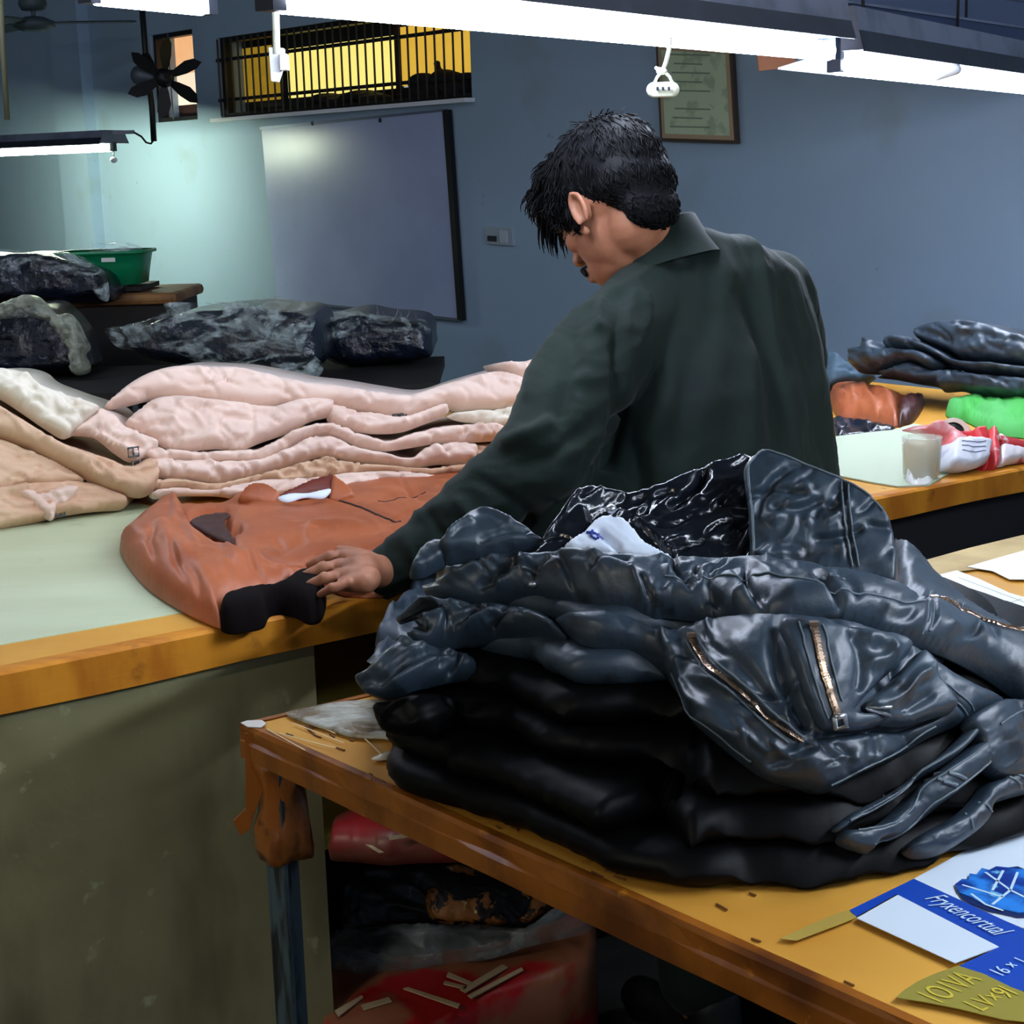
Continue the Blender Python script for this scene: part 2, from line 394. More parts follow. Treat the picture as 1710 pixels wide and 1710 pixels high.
rw = window('window_1', R1, 32, [(0, .165, .2, .88, pd), (.165, .2, 0, 1, pk), (.2, .64, .2, .80, pm), (.64, .665, 0, 1, pbr), (.665, 1, .22, .88, po), (0, 1, 0, .2, pk), (.2, .64, .80, 1, pk), (0, .165, .88, 1, pk), (.665, 1, .88, 1, pk)], rails=(.22, .72), bar_m=mat('rusty_bar', (70, 66, 60), .6, .3))
s0, s1, z0, z1 = R1
obj('sill', MB().box(wp((s0+s1)/2, z0-.012, .03), (s1-s0+.04, .07, .02), wd, wn), enam_w, rw)
rw2 = window('window_2', R2, 1, [(0, 1, .2, .56, pw), (0, 1, .56, 1, pp), (0, 1, 0, .2, pbr)], rails=(.56,), barr=.004)
window('window_3', R3, 9, [(0, 1, 0, 1, pm)], rails=(.3,), bar_m=blackm)
# clutter on the sill of the long window
def sill_heap(px, s_c, w, h, label, arm=False):
    mb = MB(); random.seed(int(px))
    for k in range(9):
        s = s_c+(k/8-.5)*w; mb.ell(wp(s, z0+.03+h*(.45+.3*math.sin(k*1.3+px)), -.08), (.06+w*.07, .035, h*.5), seg=14, rg=9)
    if arm: mb.cap(wp(s_c-.02, z0+h*.8, -.08), wp(s_c+.05, z0+h+.07, -.08), .018, .013).ell(wp(s_c+.055, z0+h+.08, -.08), (.022, .022, .02))
    V, N, Fc = remesh(mb, 'heap', .012, 3)
    mbx = MB(); mbx.v = [tuple(v) for v in V]; mbx.f = Fc
    tag(obj('cloth_bundle', mbx, mat('dark_cloth', (20, 20, 22), .9), smooth=True), label, 'bundle')
sill_heap(3, ws(722, 150)[0], .34, .10, 'dark bundle with a stub sticking up on the barred window ledge, under the amber pane', True)
sill_heap(5, ws(560, 150)[0], .5, .05, 'low dark heap on the barred window ledge below the pale yellow pane')
# ----------------------------------------------------------------- whiteboard, certificate, switch
def wall_slab(pxs, o0, o1, mb=None):
    P = [wp(*ws(*p), o0) for p in pxs]; mb = mb or MB(); return mb.prism(P, wn*(o1-o0))
wb = thing('whiteboard', 'large blank whiteboard with a dark right edge on the wall under the barred window', 'whiteboard', wsurf(620, 505)[0])
Q = [(443, 214), (751, 184), (778, 533), (468, 500)]
obj('board_surface', wall_slab(Q, .012, .026), mat('whiteboard_surface', (168, 180, 216), .3, var=(2, (158, 170, 206), .4, .6)), wb)
obj('frame', wall_slab([(748, 184), (757, 183), (781, 534), (773, 533)], .01, .036), blackm, wb)
obj('frame', wall_slab([(440, 212), (751, 182), (751, 186), (443, 217)], .01, .03), mat('alu', (120, 130, 150), .4, .6), wb)
obj('frame', wall_slab([(466, 498), (775, 531), (775, 536), (466, 502)], .01, .03), MT['alu'], wb)
for p in ((529, 206), (642, 201)):
    P = wp(*ws(*p), .026); obj('screw', MB().lathe(P, [(.0, 0), (.012, 0), (.010, .006), (0, .008)], 12, wn), metal_d, wb)
ce = thing('framed_certificate', 'framed greenish certificate hanging on the wall behind the hanging socket', 'certificate', wsurf(1172, 238)[0])
Qc = [(1103, 70), (1230, 78), (1239, 240), (1111, 236)]
def inset(Q, k): c = np.mean(Q, 0); return [tuple(c+(np.array(p)-c)*k) for p in Q]
obj('frame', wall_slab(Qc, .01, .03), mat('dark_wood_frame', (58, 48, 40), .5), ce)
obj('frame_bead', wall_slab(inset(Qc, .93), .01, .034), mat('tan_bead', (170, 146, 116), .5), ce)
obj('sheet', wall_slab(inset(Qc, .84), .01, .036), mat('aged_paper', (186, 204, 170), .7, var=(14, (160, 178, 148), .5, .6)), ce)
mb = MB()
for k in range(9):
    y = 90+k*15; x0, x1 = 1128+(k*7) % 11, 1196-(k*13) % 26
    if k in (5,): continue
    wall_slab([(x0, y), (x1, y+1.5), (x1, y+4), (x0, y+2.5)], .036, .0365, mb)
obj('writing', mb, mat('faded_ink', (120, 138, 114), .8), ce)
sw = thing('switch_plate', 'grey electrical switch plate on the wall beside the man’s head', 'switch', wsurf(838, 408)[0])
obj('plate', wall_slab([(814, 378), (859, 380), (861, 410), (816, 407)], 0, .018), mat('plate_grey', (150, 164, 176), .5), sw)
obj('socket', wall_slab([(820, 393), (834, 394), (834, 403), (820, 402)], .018, .024), metal_d, sw)
obj('rocker', wall_slab([(840, 384), (852, 385), (853, 405), (841, 404)], .018, .026), mat('rocker', (170, 182, 196), .5), sw)
# ----------------------------------------------------------------- fluorescent fixtures
def fixture(label, A, B, hh=.085, w=.10, wing=False, slots=False, tr=.019, drops=(.2, .8), up_to=ZC, ends=(1, 1), grp='fluorescent strip lights', tm=None):
    A = np.array(A, float); B = np.array(B, float); B[2] = A[2]; d = B-A; L = np.linalg.norm(d); d /= L; n = np.array([d[1], -d[0], 0])
    if n @ (CO-A) < 0: n = -n      # n points to the camera side
    Z = np.array([0, 0, 1.]); mid = (A+B)/2
    r = thing('fluorescent_light', label, 'strip light', mid-Z*.02, grp)
    obj('tube', MB().tube([A+d*.03, B-d*.03], tr, 16), tm or tubem, r, smooth=True)
    z0 = tr+.006
    hs = [(-w*.5, z0), (w*.5, z0), (w*.42, z0+hh*.45), (w*.34, z0+hh), (-w*.34, z0+hh), (-w*.42, z0+hh*.45)]
    obj('housing', MB().prism([A+n*x+Z*z for x, z in hs], d*L), metal_g, r)
    obj('lip', MB().prism([A+n*x+Z*z for x, z in ((w*.5, z0-.004), (w*.5+.006, z0-.004), (w*.44, z0+hh*.45), (w*.42, z0+hh*.45))], d*L), metal_d, r)
    if wing: obj('reflector', MB().prism([A+n*x+Z*z for x, z in ((-.02, z0-.002), (-.02, z0-.006), (-.125, z0-.03), (-.125, z0-.026))], d*L), reflm, r)
    for P, e, q in ((A, 1, ends[0]), (B, -1, ends[1])):
        if q: obj('end_cap', MB().box(P+d*e*.012+Z*(z0/2-.004), (.024, .03, .05), d, n, Z), metal_d, r)
    for k in drops:
        P = A+d*L*k+Z*(z0+hh); obj('hanger', MB().tube([P, np.array([P[0], P[1], up_to])], .004, 6), blackm, r)
    if slots:
        mb = MB()
        for k in range(8): mb.box(A+d*(L*slots+k*.012)+n*(w*.39)+Z*(z0+hh*.75), (.004, .01, .03), d, n, Z)
        obj('vent_slot', mb, blackm, r)
    return r
E1 = Pd(1392, 86, 3.45); E0 = Pz(440, -6, E1[2])
fixture('long fluorescent strip light above the man, its tube lit, with vent slots in the housing', E0, E1, hh=.07, w=.085, slots=.62, drops=(.05, .93))
G0 = Pd(1392, 108, 3.65); G1 = Pz(1740, 148, G0[2])
fixture('fluorescent strip light with a wide white reflector, at the upper right', G0, G1, hh=.09, w=.13, wing=True, tr=.021, drops=(.1, .5), ends=(1, 0))
K0 = Pd(353, 10, 3.2); K1 = Pz(140, -12, K0[2])
fixture('short lit end of a strip light at the top left edge of the picture', K0, K1, hh=.06, drops=(.5,))
L1 = Pd(192, 247, 9.3); L0 = L1+wd*1.0+np.array([-.75, .0, 0])
t = (Pz(0, 241, L1[2])-L1) if False else None
fx = fixture('small dim strip light at the left, hooked to the fan pole', L0, L1, hh=.07, drops=(.2,), w=.24, tr=.018, tm=mat('greenish_tube', (255, 255, 255), .3, emit=((240, 255, 220), TUBE*1.9)))
P1 = Pd(186, 222, 9.3); obj('bracket_arm', MB().box((P1+Pd(222, 220, 9.3))/2, (.13, .02, .02)), metal_g, fx)
obj('hook', MB().tube([Pd(220, 219, 9.3), Pd(236, 228, 9.3), Pd(244, 238, 9.3), Pd(252, 240, 9.3), Pd(258, 232, 9.3)], .006, 6), blackm, fx)
obj('starter', MB().tube([Pd(190, 252, 9.3), Pd(190, 262, 9.3)], .004, 6).ell(Pd(190, 267, 9.3), (.02, .02, .016)), enam_w, fx, smooth=True)
hl_ = ['unseen high strip light added over the far left of the hall', 'unseen high strip light added over the right part of the long table', 'unseen high strip light added over the left part of the long table', 'fill strip light added behind the viewer, left one', 'fill strip light added behind the viewer, right one']
# unseen strip lights added to brighten the walls and the front faces
for i, (x, y, z) in enumerate(((-2.6, 6.3, 2.85), (2.4, 3.4, 2.85), (-2.4, 3.2, 2.85), (-1.9, -.3, 2.3), (1.2, -1.4, 2.6))):
    A = np.array([x-.5, y-.4, z]); fixture(hl_[i], A, A+np.array([1., .8, 0]), drops=(.2, .8), grp='added lights out of the picture', tm=mat('added_bright_tube', (255, 255, 255), .3, emit=((255, 246, 225), TUBE*2.6)) if i == 3 else None)
fixture('unseen low strip light added over the right end of the packing table, outside the picture', (1.0, .55, 1.85), (1.45, 1.9, 1.85), drops=(.2, .8), tm=mat('added_strong_tube', (255, 255, 255), .3, emit=((228, 240, 255), TUBE*1.9)), grp='added lights out of the picture')
# cable channels over the lights
def channel(label, p0, p1, d0, w, h, m, cat='cable channel'):
    A = Pd(*p0, d0); B = Pz(*p1, A[2]); d = (B-A)/np.linalg.norm(B-A); n = np.array([d[1], -d[0], 0]); 
    r = thing('cable_channel', label, cat, (A+B)/2)
    obj('channel', MB().prism([A+n*x+np.array([0, 0, z]) for x, z in ((-w, 0), (w, 0), (w, h), (-w, h))], B-A), m, r)
    obj('lip', MB().prism([A+n*x+np.array([0, 0, z]) for x, z in ((-w-.004, h), (w+.004, h), (w+.004, h+.006), (-w-.004, h+.006))], B-A), metal_g, r)
    for k in (.1, .6):
        P = A+(B-A)*k; obj('hanger', MB().tube([P+np.array([0, 0, h]), np.array([P[0], P[1], ZC])], .004, 6), blackm, r)
channel('dark blue channel running over the reflector lamp to the right edge', (1372, 62), (1735, 100), 3.9, .03, .075, mat('channel_blue', (36, 50, 84), .5, .2))
channel('upper grey blue channel crossing the top right corner', (1060, -26), (1735, 50), 3.7, .03, .07, mat('channel_grey', (84, 98, 124), .5, .2))
# hanging socket, pull cord switch, connector
A = E0+(E1-E0)*.0; dL = (E1-E0)/np.linalg.norm(E1-E0)
so = thing('hanging_socket', 'white socket hanging on a cord from the long strip light, before the certificate', 'socket', Pd(1107, 162, 2.85))
def Y(px, py, d=2.85): return Pd(px, py, d)
obj('cord', MB().tube([Y(1119, 62), Y(1117, 85), Y(1112, 105), Y(1107, 118)], .0035, 8), mat('cord_white', (205, 208, 190), .6), so, smooth=True)
obj('cord', MB().tube([Y(1107, 118), Y(1098, 128), Y(1092, 140)], .0025, 8), MT['cord_white'], so, smooth=True)
obj('cord', MB().tube([Y(1107, 118), Y(1118, 128), Y(1124, 140)], .0025, 8), MT['cord_white'], so, smooth=True)
obj('knot', MB().ell(Y(1105, 119), (.009, .006, .006)).cap(Y(1104, 119), Y(1096, 114), .004, .003), MT['cord_white'], so, smooth=True)
mb = MB().cap(Y(1092, 150), Y(1122, 150), .0125, .0125, 20); mb.box(Y(1107, 150), (.034, .02, .024))
V, N, Fc = remesh(mb, 'sock', .002, 3); objVF('body', V, Fc, mat('ivory', (222, 224, 200), .5), so)
for p in (1098, 1107, 1117): obj('pin_hole', MB().box(Y(p, 148, 2.834), (.004, .004, .006)), metal_d, so)
pc = thing('hanging_switch', 'white pull switch hanging on a pale rod before the barred window', 'switch', Pd(463, 136, 2.6))
obj('rod', MB().tube([Pd(459, -60, 2.6), Pd(462, 90, 2.6)], .0055, 10), MT['cord_white'], pc, smooth=True)
obj('body', MB().prism([Pd(448, 78, 2.6), Pd(474, 80, 2.6), Pd(472, 112, 2.6), Pd(464, 137, 2.6), Pd(452, 136, 2.6)], (0, .02, 0)), enam_w, pc, bevel=.002)
obj('rocker', MB().box(Pd(475, 104, 2.595), (.012, .022, .024)), enam_w, pc, bevel=.002)
tag(obj('starter_switch', MB().cap(Pd(1564, 126, 4.0), Pd(1596, 116, 4.0), .013, .013, 14), enam_w, smooth=True), 'small white starter clipped under the reflector lamp', 'starter')
tag(obj('cardboard_tag', MB().prism([Pd(1265, 92, 4.4), Pd(1330, 88, 4.4), Pd(1326, 112, 4.4), Pd(1268, 118, 4.4)], (0, .02, 0)), mat('salmon_card', (190, 130, 100), .7)), 'small salmon coloured box end behind the lamp end, upper right', 'box')
# ----------------------------------------------------------------- fans and pole on the left
DP = 9.3
po_ = thing('hanging_pole', 'dark vertical pole hanging from above beside the small lit window', 'pole', Pd(255, 238, DP))
obj('pole', MB().tube([Pd(233, -40, DP), Pd(244, 100, DP), Pd(254, 180, DP), Pd(257, 236, DP)], .016, 10), blackm, po_, smooth=True)
fa = thing('wall_fan', 'black bladed fan mounted on the pole before the small lit window', 'fan', Pd(272, 180, DP-.1))
hub = Pd(275, 130, DP-.12); ax = np.array([.35, -.93, -.1]); ax /= np.linalg.norm(ax); e1 = np.cross(ax, [0, 0, 1]); e1 /= np.linalg.norm(e1); e2 = np.cross(e1, ax)
mb = MB().cap(Pd(235, 126, DP-.05), Pd(252, 128, DP-.05), .055, .05, 18); obj('motor', mb, mat('motor_grey', (74, 84, 92), .5, .3), fa, smooth=True)
obj('bracket', MB().cap(Pd(244, 95, DP), Pd(258, 128, DP-.05), .025, .035), blackm, fa, smooth=True)
obj('hub', MB().lathe(hub-ax*.03, [(0, 0), (.05, 0), (.05, .04), (.02, .06), (0, .06)], 18, ax), blackm, fa, smooth=True)
for k in range(6):
    th = math.radians(90+60*k+8); u = e1*math.cos(th)+e2*math.sin(th); v = np.cross(ax, u); L = .215
    pts = [(0.03, .010), (.07, .026), (.13, .042), (.18, .034), (L, 0), (.18, -.022), (.12, -.026), (.07, -.020), (.03, -.010)]
    obj('blade', MB().prism([hub+u*a+v*b+ax*b*.5 for a, b in pts], ax*.004), blackm, fa)
cf = thing('ceiling_fan', 'blurred dark ceiling fan in the top left corner', 'fan', Pd(56, 50, 9.2))
cfm = mat('fan_grey', (52, 66, 72), .6); ch = Pd(57, 40, 9.2)
obj('canopy', MB().lathe(ch+[0, 0, .07], [(.02, 0), (.06, 0), (.075, .03), (.045, .14), (0, .14)], 20), cfm, cf, smooth=True)
obj('motor', MB().lathe(ch-[0, 0, .035], [(0, 0), (.07, .0), (.11, .02), (.11, .045), (.05, .07), (0, .075)], 24), cfm, cf, smooth=True)
obj('rod', MB().tube([ch+[0, 0, .04], [ch[0], ch[1], ZC]], .012, 8), cfm, cf)
for th in (8, 68+60, 248):
    u = np.array([math.cos(math.radians(th)), math.sin(math.radians(th)), 0]); v = np.array([-u[1], u[0], 0])
    obj('blade', MB().prism([ch+u*a+v*b+[0, 0, b*.15] for a, b in ((.09, .03), (.2, .06), (.5, .055), (.53, 0), (.5, -.04), (.2, -.05), (.09, -.03))], (0, 0, .008)), cfm, cf)
tag(obj('conduit', MB().tube([Pd(1, -20, 7.2), Pd(4, 70, 7.2), Pd(12, 200, 7.2)], .012, 8), mat('tan_pipe', (120, 120, 92), .6), smooth=True), 'tan vertical pipe at the left edge above the dim strip light', 'pipe')
# ================================================================= tables
TZ = .87
A1 = Pz(0, 1125, TZ); B1 = Pz(1710, 783, TZ); te = (B1-A1)/np.linalg.norm(B1-A1); tb = np.array([-te[1], te[0], 0])
L0_, L1_ = A1-te*1.6, B1+te*.9; DW = 1.75
tt = thing('cutting_table', 'long cutting table with an ochre wooden rim running from left edge to right edge', 'table', ((A1+B1)/2+tb*.8)*[1, 1, 0])
obj('tabletop', MB().prism([L0_+tb*.004, L1_+tb*.004, L1_+tb*DW, L0_+tb*DW], (0, 0, -.035)), wood_t, tt)
# rim: follows the front edge, its face deeper on the left
mb = MB(); n = 60; RR = []
random.seed(3)
def rimh(k): return .063-.017*k
for i in range(n+1):
    k = i/n; P = L0_+(L1_-L0_)*k; h = rimh(k)+.0016*math.sin(k*23)+.001*math.sin(k*71)
    RR.append([P+tb*.035+[0, 0, .001], P+tb*.006+[0, 0, .0015], P+[0, 0, -.003], P+[0, 0, -h*.5], P+[0, 0, -h], P+tb*.03+[0, 0, -h]])
obj('rim', mb.rings(RR), wood_e, tt)
matL, matR = Pz(-700, 1076+126, TZ), Pz(620, 968, TZ)
obj('mat', MB().prism([matL, matR, matR+tb*1.55, matL+tb*1.55], (0, 0, .0012)), green_t, tt)
# concrete support under the left half, its face a little behind the rim
e_ = plane(A1+tb*.02, tb)(548, 1520)[0]
kx = (( e_-A1) @ te)
obj('support', MB().prism([A1-te*1.5+tb*.02, A1+te*(kx-.02)+tb*.02, A1+te*(kx-.02)+tb*1.3, A1-te*1.5+tb*1.3], (0, 0, -1)).v and MB().prism([p*[1, 1, 0] for p in (A1-te*1.5+tb*.02, A1+te*kx+tb*.02, A1+te*kx+tb*1.3, A1-te*1.5+tb*1.3)], (0, 0, TZ-.05)), conc, tt)
obj('support', MB().prism([p*[1, 1, 0] for p in (A1+te*1.72+tb*.05, A1+te*3.4+tb*.05, A1+te*3.4+tb*1.3, A1+te*1.72+tb*1.3)], (0, 0, TZ-.05)), mat('dark_board', (22, 22, 26), .8), tt)
# shelves under the table between the supports
def ups(s, b, z): return A1*[1, 1, 0]+te*s+tb*b+np.array([0, 0, z])
for z in (.462,):
    obj('shelf', MB().prism([ups(kx+.005, .08, z), ups(1.71, .08, z), ups(1.71, 1.2, z), ups(kx+.005, 1.2, z)], (0, 0, -.02)), mat('mustard_board', (196, 180, 84), .6) if z > .4 else mat('shelf_board', (60, 50, 40), .7), tt)
obj('back_panel', MB().prism([ups(kx+.005, 1.2, .01), ups(1.71, 1.2, .01), ups(1.71, 1.2, .8), ups(kx+.005, 1.2, .8)], tb*.02), MT['dark_board'], tt)
# foreground table
c0 = Pz(403, 1207, TZ); c1 = Pz(1690, 905, TZ); c2 = Pz(1478, 1689, TZ)
u1 = (c1-c0)/np.linalg.norm(c1-c0); u2 = (c2-c0)/np.linalg.norm(c2-c0)
t3 = thing('packing_table', 'near work table with scuffed ochre top and a taped corner leg', 'table', (c0+u1*.7+u2*.5)*[1, 1, 0])
cs = [c0, c0+u1*2.3, c0+u1*2.3+u2*1.15, c0+u2*1.15]
obj('tabletop', MB().prism([p-[0, 0, .002] for p in cs], (0, 0, -.03)), wood_t, t3)
nf = np.array([u2[1], -u2[0], 0]); nf = nf if nf @ (c0-cs[1]) > 0 else -nf
mb = MB(); RR = []
for i in range(41):
    k = i/40; P = c0+u2*1.15*k; w = .0012*math.sin(k*19)+.0008*math.sin(k*47)
    RR.append([P-nf*.010+[0, 0, .0006], P+nf*.001+[0, 0, .001], P+nf*(.003+w)+[0, 0, -.004], P+nf*(.003-w)+[0, 0, -.02+w], P+nf*(.004+w)+[0, 0, -.022], P+nf*(.003+w)+[0, 0, -.044+w], P-nf*.02+[0, 0, -.044]])
wood_b = mat('varnished_edge', (150, 86, 18), .35, bump=[(5, .5, .005, (6, 1, 1)), (40, .2, .001)], var=[(9, (96, 48, 8), .45, .62), (30, (190, 120, 30), .66, .74)])
obj('rim', mb.rings(RR), wood_b, t3, smooth=False)
mb = MB(); mb.prism([c0+nf*.003, c0+u1*2.3+nf*.0, c0+u1*2.3+u2*.010, c0+u2*.010], (0, 0, -.04)); obj('rim', mb, wood_b, t3)
def leg(P, taped=True):
    x = P+u1*.035+u2*.035
    l = MB()
    for (dx, dy, sx, sy) in ((-.018, 0, .005, .042), (0, -.018, .042, .005)):
        l.box(x*[1, 1, 0]+u1*dx+u2*dy+np.array([0, 0, (TZ-.035)/2]), (sx, sy, TZ-.035), u1, u2)
    return obj('leg', l, mat('blue_grey_steel', (74, 92, 100), .5, .2, var=[(14, (30, 36, 40), .5, .62, (3, 3, .6))]), t3)
# angle iron legs: at the taped corner the folded channel shows a dark groove
leg(c0); leg(c0+u1*2.2); leg(c0+u1*2.2+u2*1.05); leg(c0+u2*1.05)
x = c0+u1*.03+u2*.03
tape = mat('brown_tape', (150, 84, 22), .25, bump=(14, .8, .01), var=[(11, (90, 44, 10), .45, .6), (20, (60, 26, 8), .58, .66)], coat=.5)
tl = bpy.data.objects['leg']
def wrap(zs, rs, nm, off=(0, 0)):
    R = []
    for z, r_ in zip(zs, rs):
        ring = []
        for k in range(20):
            th = 2*PI*k/20; q = r_*(1+.12*math.sin(3*th+z*90)+.08*math.sin(5*th+z*40)); sq = (abs(math.cos(th))**4+abs(math.sin(th))**4)**-.25
            ring.append(x+u1*(off[0]+q*sq*math.cos(th))+u2*(off[1]+q*sq*math.sin(th))+np.array([0, 0, z-TZ]))
        R.append(ring)
    return obj(nm, MB().rings(R), tape, tl, smooth=True)
tl.location = tl.location
wrap([TZ-.04, TZ-.055, TZ-.08, TZ-.10, TZ-.13, TZ-.16, TZ-.172], [.03, .03, .027, .024, .029, .031, .029], 'tape_wrap')
fl_ = [Pd(*p, float(c0[1])-.02) for p in c3((135, 350), (215, 340), (275, 540), (230, 600), (185, 720), (160, 800), (115, 830), (80, 760), (140, 700), (140, 560))]
obj('tape_flap', MB().prism(fl_, (0.0, .004, 0)), tape, tl, bevel=.0008)
# ================================================================= near pile of black leather jackets
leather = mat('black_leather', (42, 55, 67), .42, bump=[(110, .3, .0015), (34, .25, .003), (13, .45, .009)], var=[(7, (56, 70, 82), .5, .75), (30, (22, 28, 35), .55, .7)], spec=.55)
leather_shade = mat('black_leather_shaded', (4, 4, 5), .5, bump=[(60, .25, .002), (12, .4, .006)], spec=.12)  # near-black copy of the leather, shade of the low jackets put into its colour
liningm = mat('black_satin_lining', (16, 20, 28), .22, bump=[(40, .25, .003), (13, .4, .010)], spec=.5)
labelm = mat('label_white', (215, 225, 240), .5); bluem = mat('label_blue', (30, 50, 140), .5)
threadm = mat('seam_dark', (6, 7, 9), .6)
CT = np.array([  # pixel x, pixel y, height of the pile's surface over the table
 (640,1120,.13),(700,985,.215),(760,940,.23),(840,905,.245),(900,940,.24),(960,1000,.24),(1000,930,.25),(1100,960,.235),(1260,960,.225),(1380,985,.21),(1490,1010,.18),
 (1180,900,.24),(1300,880,.22),(1430,900,.19),
 (1050,1080,.22),(1110,1180,.165),(1180,1270,.11),(1240,1370,.06),(1300,1080,.20),(1220,1120,.185),(1300,1180,.16),(1400,1180,.155),(1360,1290,.10),
 (1450,1100,.185),(1550,1150,.15),(1560,1250,.11),(1640,1200,.12),(1500,1330,.06),(1600,1340,.05),(1640,1400,.012),(1710,1290,.06),(1710,1150,.12),(1600,1040,.11),(1700,1100,.10),(1800,1200,.09),(1800,1320,.03),
 (1430,1480,0),(1330,1490,0),(1240,1480,0),(1100,1440,0),(950,1390,0),(780,1335,0),(705,1290,0),(1560,1440,0),(1710,1375,0),(1850,1380,0),(1950,1300,0),(1950,1150,0),
 (780,1180,.11),(900,1200,.12),(1000,1280,.075),(860,1300,.05),(1120,1370,.05),(720,1180,.10),
 (640,1165,0),(740,1090,0),(900,1040,0),(1100,985,0),(1300,935,0),(1480,905,0),(1600,950,.0),(1750,1020,.0)], float)
CP = np.array([Pz(x, y, TZ+h) for x, y, h in CT]); XY = CP[:, :2]; HV = CT[:, 2]
def _phi(r): return np.where(r > 0, r*r*np.log(r+1e-12), 0)
_n = len(XY); _K = _phi(np.hypot(XY[:, None, 0]-XY[None, :, 0], XY[:, None, 1]-XY[None, :, 1]))+np.eye(_n)*.0012
_Pm = np.c_[np.ones(_n), XY]; _A = np.block([[_K, _Pm], [_Pm.T, np.zeros((3, 3))]]); _c = np.linalg.solve(_A, np.r_[HV, 0, 0, 0])
def hull(P):
    P = sorted(map(tuple, P)); o = []
    for pts in (P, P[::-1]):
        h = []
        for p in pts:
            while len(h) > 1 and (h[-1][0]-h[-2][0])*(p[1]-h[-2][1])-(h[-1][1]-h[-2][1])*(p[0]-h[-2][0]) <= 0: h.pop()
            h.append(p)
        o += h[:-1]
    return np.array(o)
HULL = hull(CP[:, :2])
def H(x, y):
    x = np.asarray(x, float); y = np.asarray(y, float); sh = x.shape; x = x.ravel(); y = y.ravel()
    v = _phi(np.hypot(x[:, None]-XY[None, :, 0], y[:, None]-XY[None, :, 1])) @ _c[:_n] + _c[_n]+_c[_n+1]*x+_c[_n+2]*y
    d_, _ = dpoly(x, y, HULL); ins_ = inside(x, y, HULL); sd = np.where(ins_, -d_, d_)
    return (np.clip(v, 0, .27)*np.clip(1-(sd-.01)/.03, 0, 1)).reshape(sh)
def mound(px, py):
    d = ray(px, py); k0 = (TZ+.30-CH)/d[:, 2]; k1 = (TZ-CH)/d[:, 2]; N = 50; best = k1.copy(); found = np.zeros(len(k0), bool)
    prev = k0.copy()
    for i in range(1, N+1):
        k = k0+(k1-k0)*i/N; P = CO+d*k[:, None]; below = (P[:, 2] <= TZ+H(P[:, 0], P[:, 1])) & ~found
        if below.any():
            lo = prev[below]; hi = k[below]; dd = d[below]
            for _ in range(10):
                m = (lo+hi)/2; Q = CO+dd*m[:, None]; b = Q[:, 2] <= TZ+H(Q[:, 0], Q[:, 1]); hi = np.where(b, m, hi); lo = np.where(b, lo, m)
            best[below] = hi; found |= below
        prev = k
    P = CO+d*best[:, None]; e = .012
    gx = (H(P[:, 0]+e, P[:, 1])-H(P[:, 0]-e, P[:, 1]))/(2*e); gy = (H(P[:, 0], P[:, 1]+e)-H(P[:, 0], P[:, 1]-e))/(2*e)
    n = np.c_[-gx*.6, -gy*.6, np.ones(len(gx))]; n /= np.linalg.norm(n, axis=1)[:, None]
    return P, n
def topx(P):
    d = np.asarray(P)-CO; w = d @ fw; return 855+F*(d @ rt)/w, 855-F*(d @ up)/w
# lower jackets of the pile, one rounded folded slab each
cen = Pz(1170, 1160, TZ+.12)[:2]; lv = .036
slab_labels = ['bottom black leather jacket of the near pile, lying on the packing table', 'second black leather jacket from the bottom of the near pile', 'third black leather jacket from the bottom of the near pile', 'fourth black leather jacket from the bottom of the near pile', 'black leather jacket with shiny folds, third from the top of the near pile', 'black leather jacket with a fan of shiny folds just under the top one']
for k in range(6):
    zb, zt = k*lv, (k+1)*lv-.001; zm = (zb+zt)/2; M = 200; R = [[] for _ in range(8)]
    for j in range(M):
        th = 2*PI*j/M; u = np.array([math.cos(th), math.sin(th)]); rs = np.linspace(.04, .85, 160); pts = cen+rs[:, None]*u
        h = H(pts[:, 0], pts[:, 1]); bad = np.where(h < zm)[0]; r_ = rs[bad[0]] if len(bad) else .85
        R[0].append(r_)
    rr = np.array(R[0]); ker = np.ones(7)/7; rr = np.convolve(np.r_[rr[-3:], rr, rr[:3]], ker, 'valid')
    th = np.arange(M)*2*PI/M
    rr = rr+.018*(fbm(np.cos(th)*3+k*7, np.sin(th)*3, 0, 5+k)-.5)+(.012 if k in (3, 4) else 0)*np.cos(th-2.6)
    t = zt-zb; prof = [(.35, zb), (None, zb, -.024), (None, zb+.12*t, -.008), (None, zb+.4*t, 0), (None, zb+.65*t, -.001), (None, zb+.88*t, -.010), (None, zt, -.028), (.35, zt)]
    rings = []
    for p in prof:
        ring = []
        for j in range(M):
            q = rr[j]*p[0] if p[0] else max(rr[j]+p[2]-(.035, .02, .008, 0, 0, 0)[k]*max(0, math.cos(th[j]-2.9)), .03)
            if not p[0]:   # pleats on the rounded rim
                q += .006*wrinkle(np.array([th[j]*60+k*90]), np.array([p[1]*400.]), 3.2, 1.2, 2.0, 3+k)[0]*float(np.clip((1050-topx((*(cen+q*np.array([math.cos(th[j]), math.sin(th[j])])), TZ+p[1]))[0])/200, .1, 1))
            x, y = cen+q*np.array([math.cos(th[j]), math.sin(th[j])]); px, _ = topx((x, y, TZ+p[1]))
            w = np.clip((1130-px)/160, 0, 1); z = min(p[1], float(H(x, y))-.004+.03*w); z = max(z, zb*.0+.0)
            ring.append((x, y, TZ+.001+max(z, 0)+.0004*prof.index(p)+.0001*k))
        rings.append(ring)
    o = obj('leather_jacket', MB().rings(rings), leather_shade if k < 4 else leather, smooth=True)
    tag(o, slab_labels[k], 'jacket', 'near pile of black leather jackets')
# --- top jacket, in parts
tj = thing('leather_jacket', 'topmost black leather jacket of the near pile, with open collar and brass zips', 'jacket', (cen[0], cen[1], TZ+.12), 'near pile of black leather jackets')
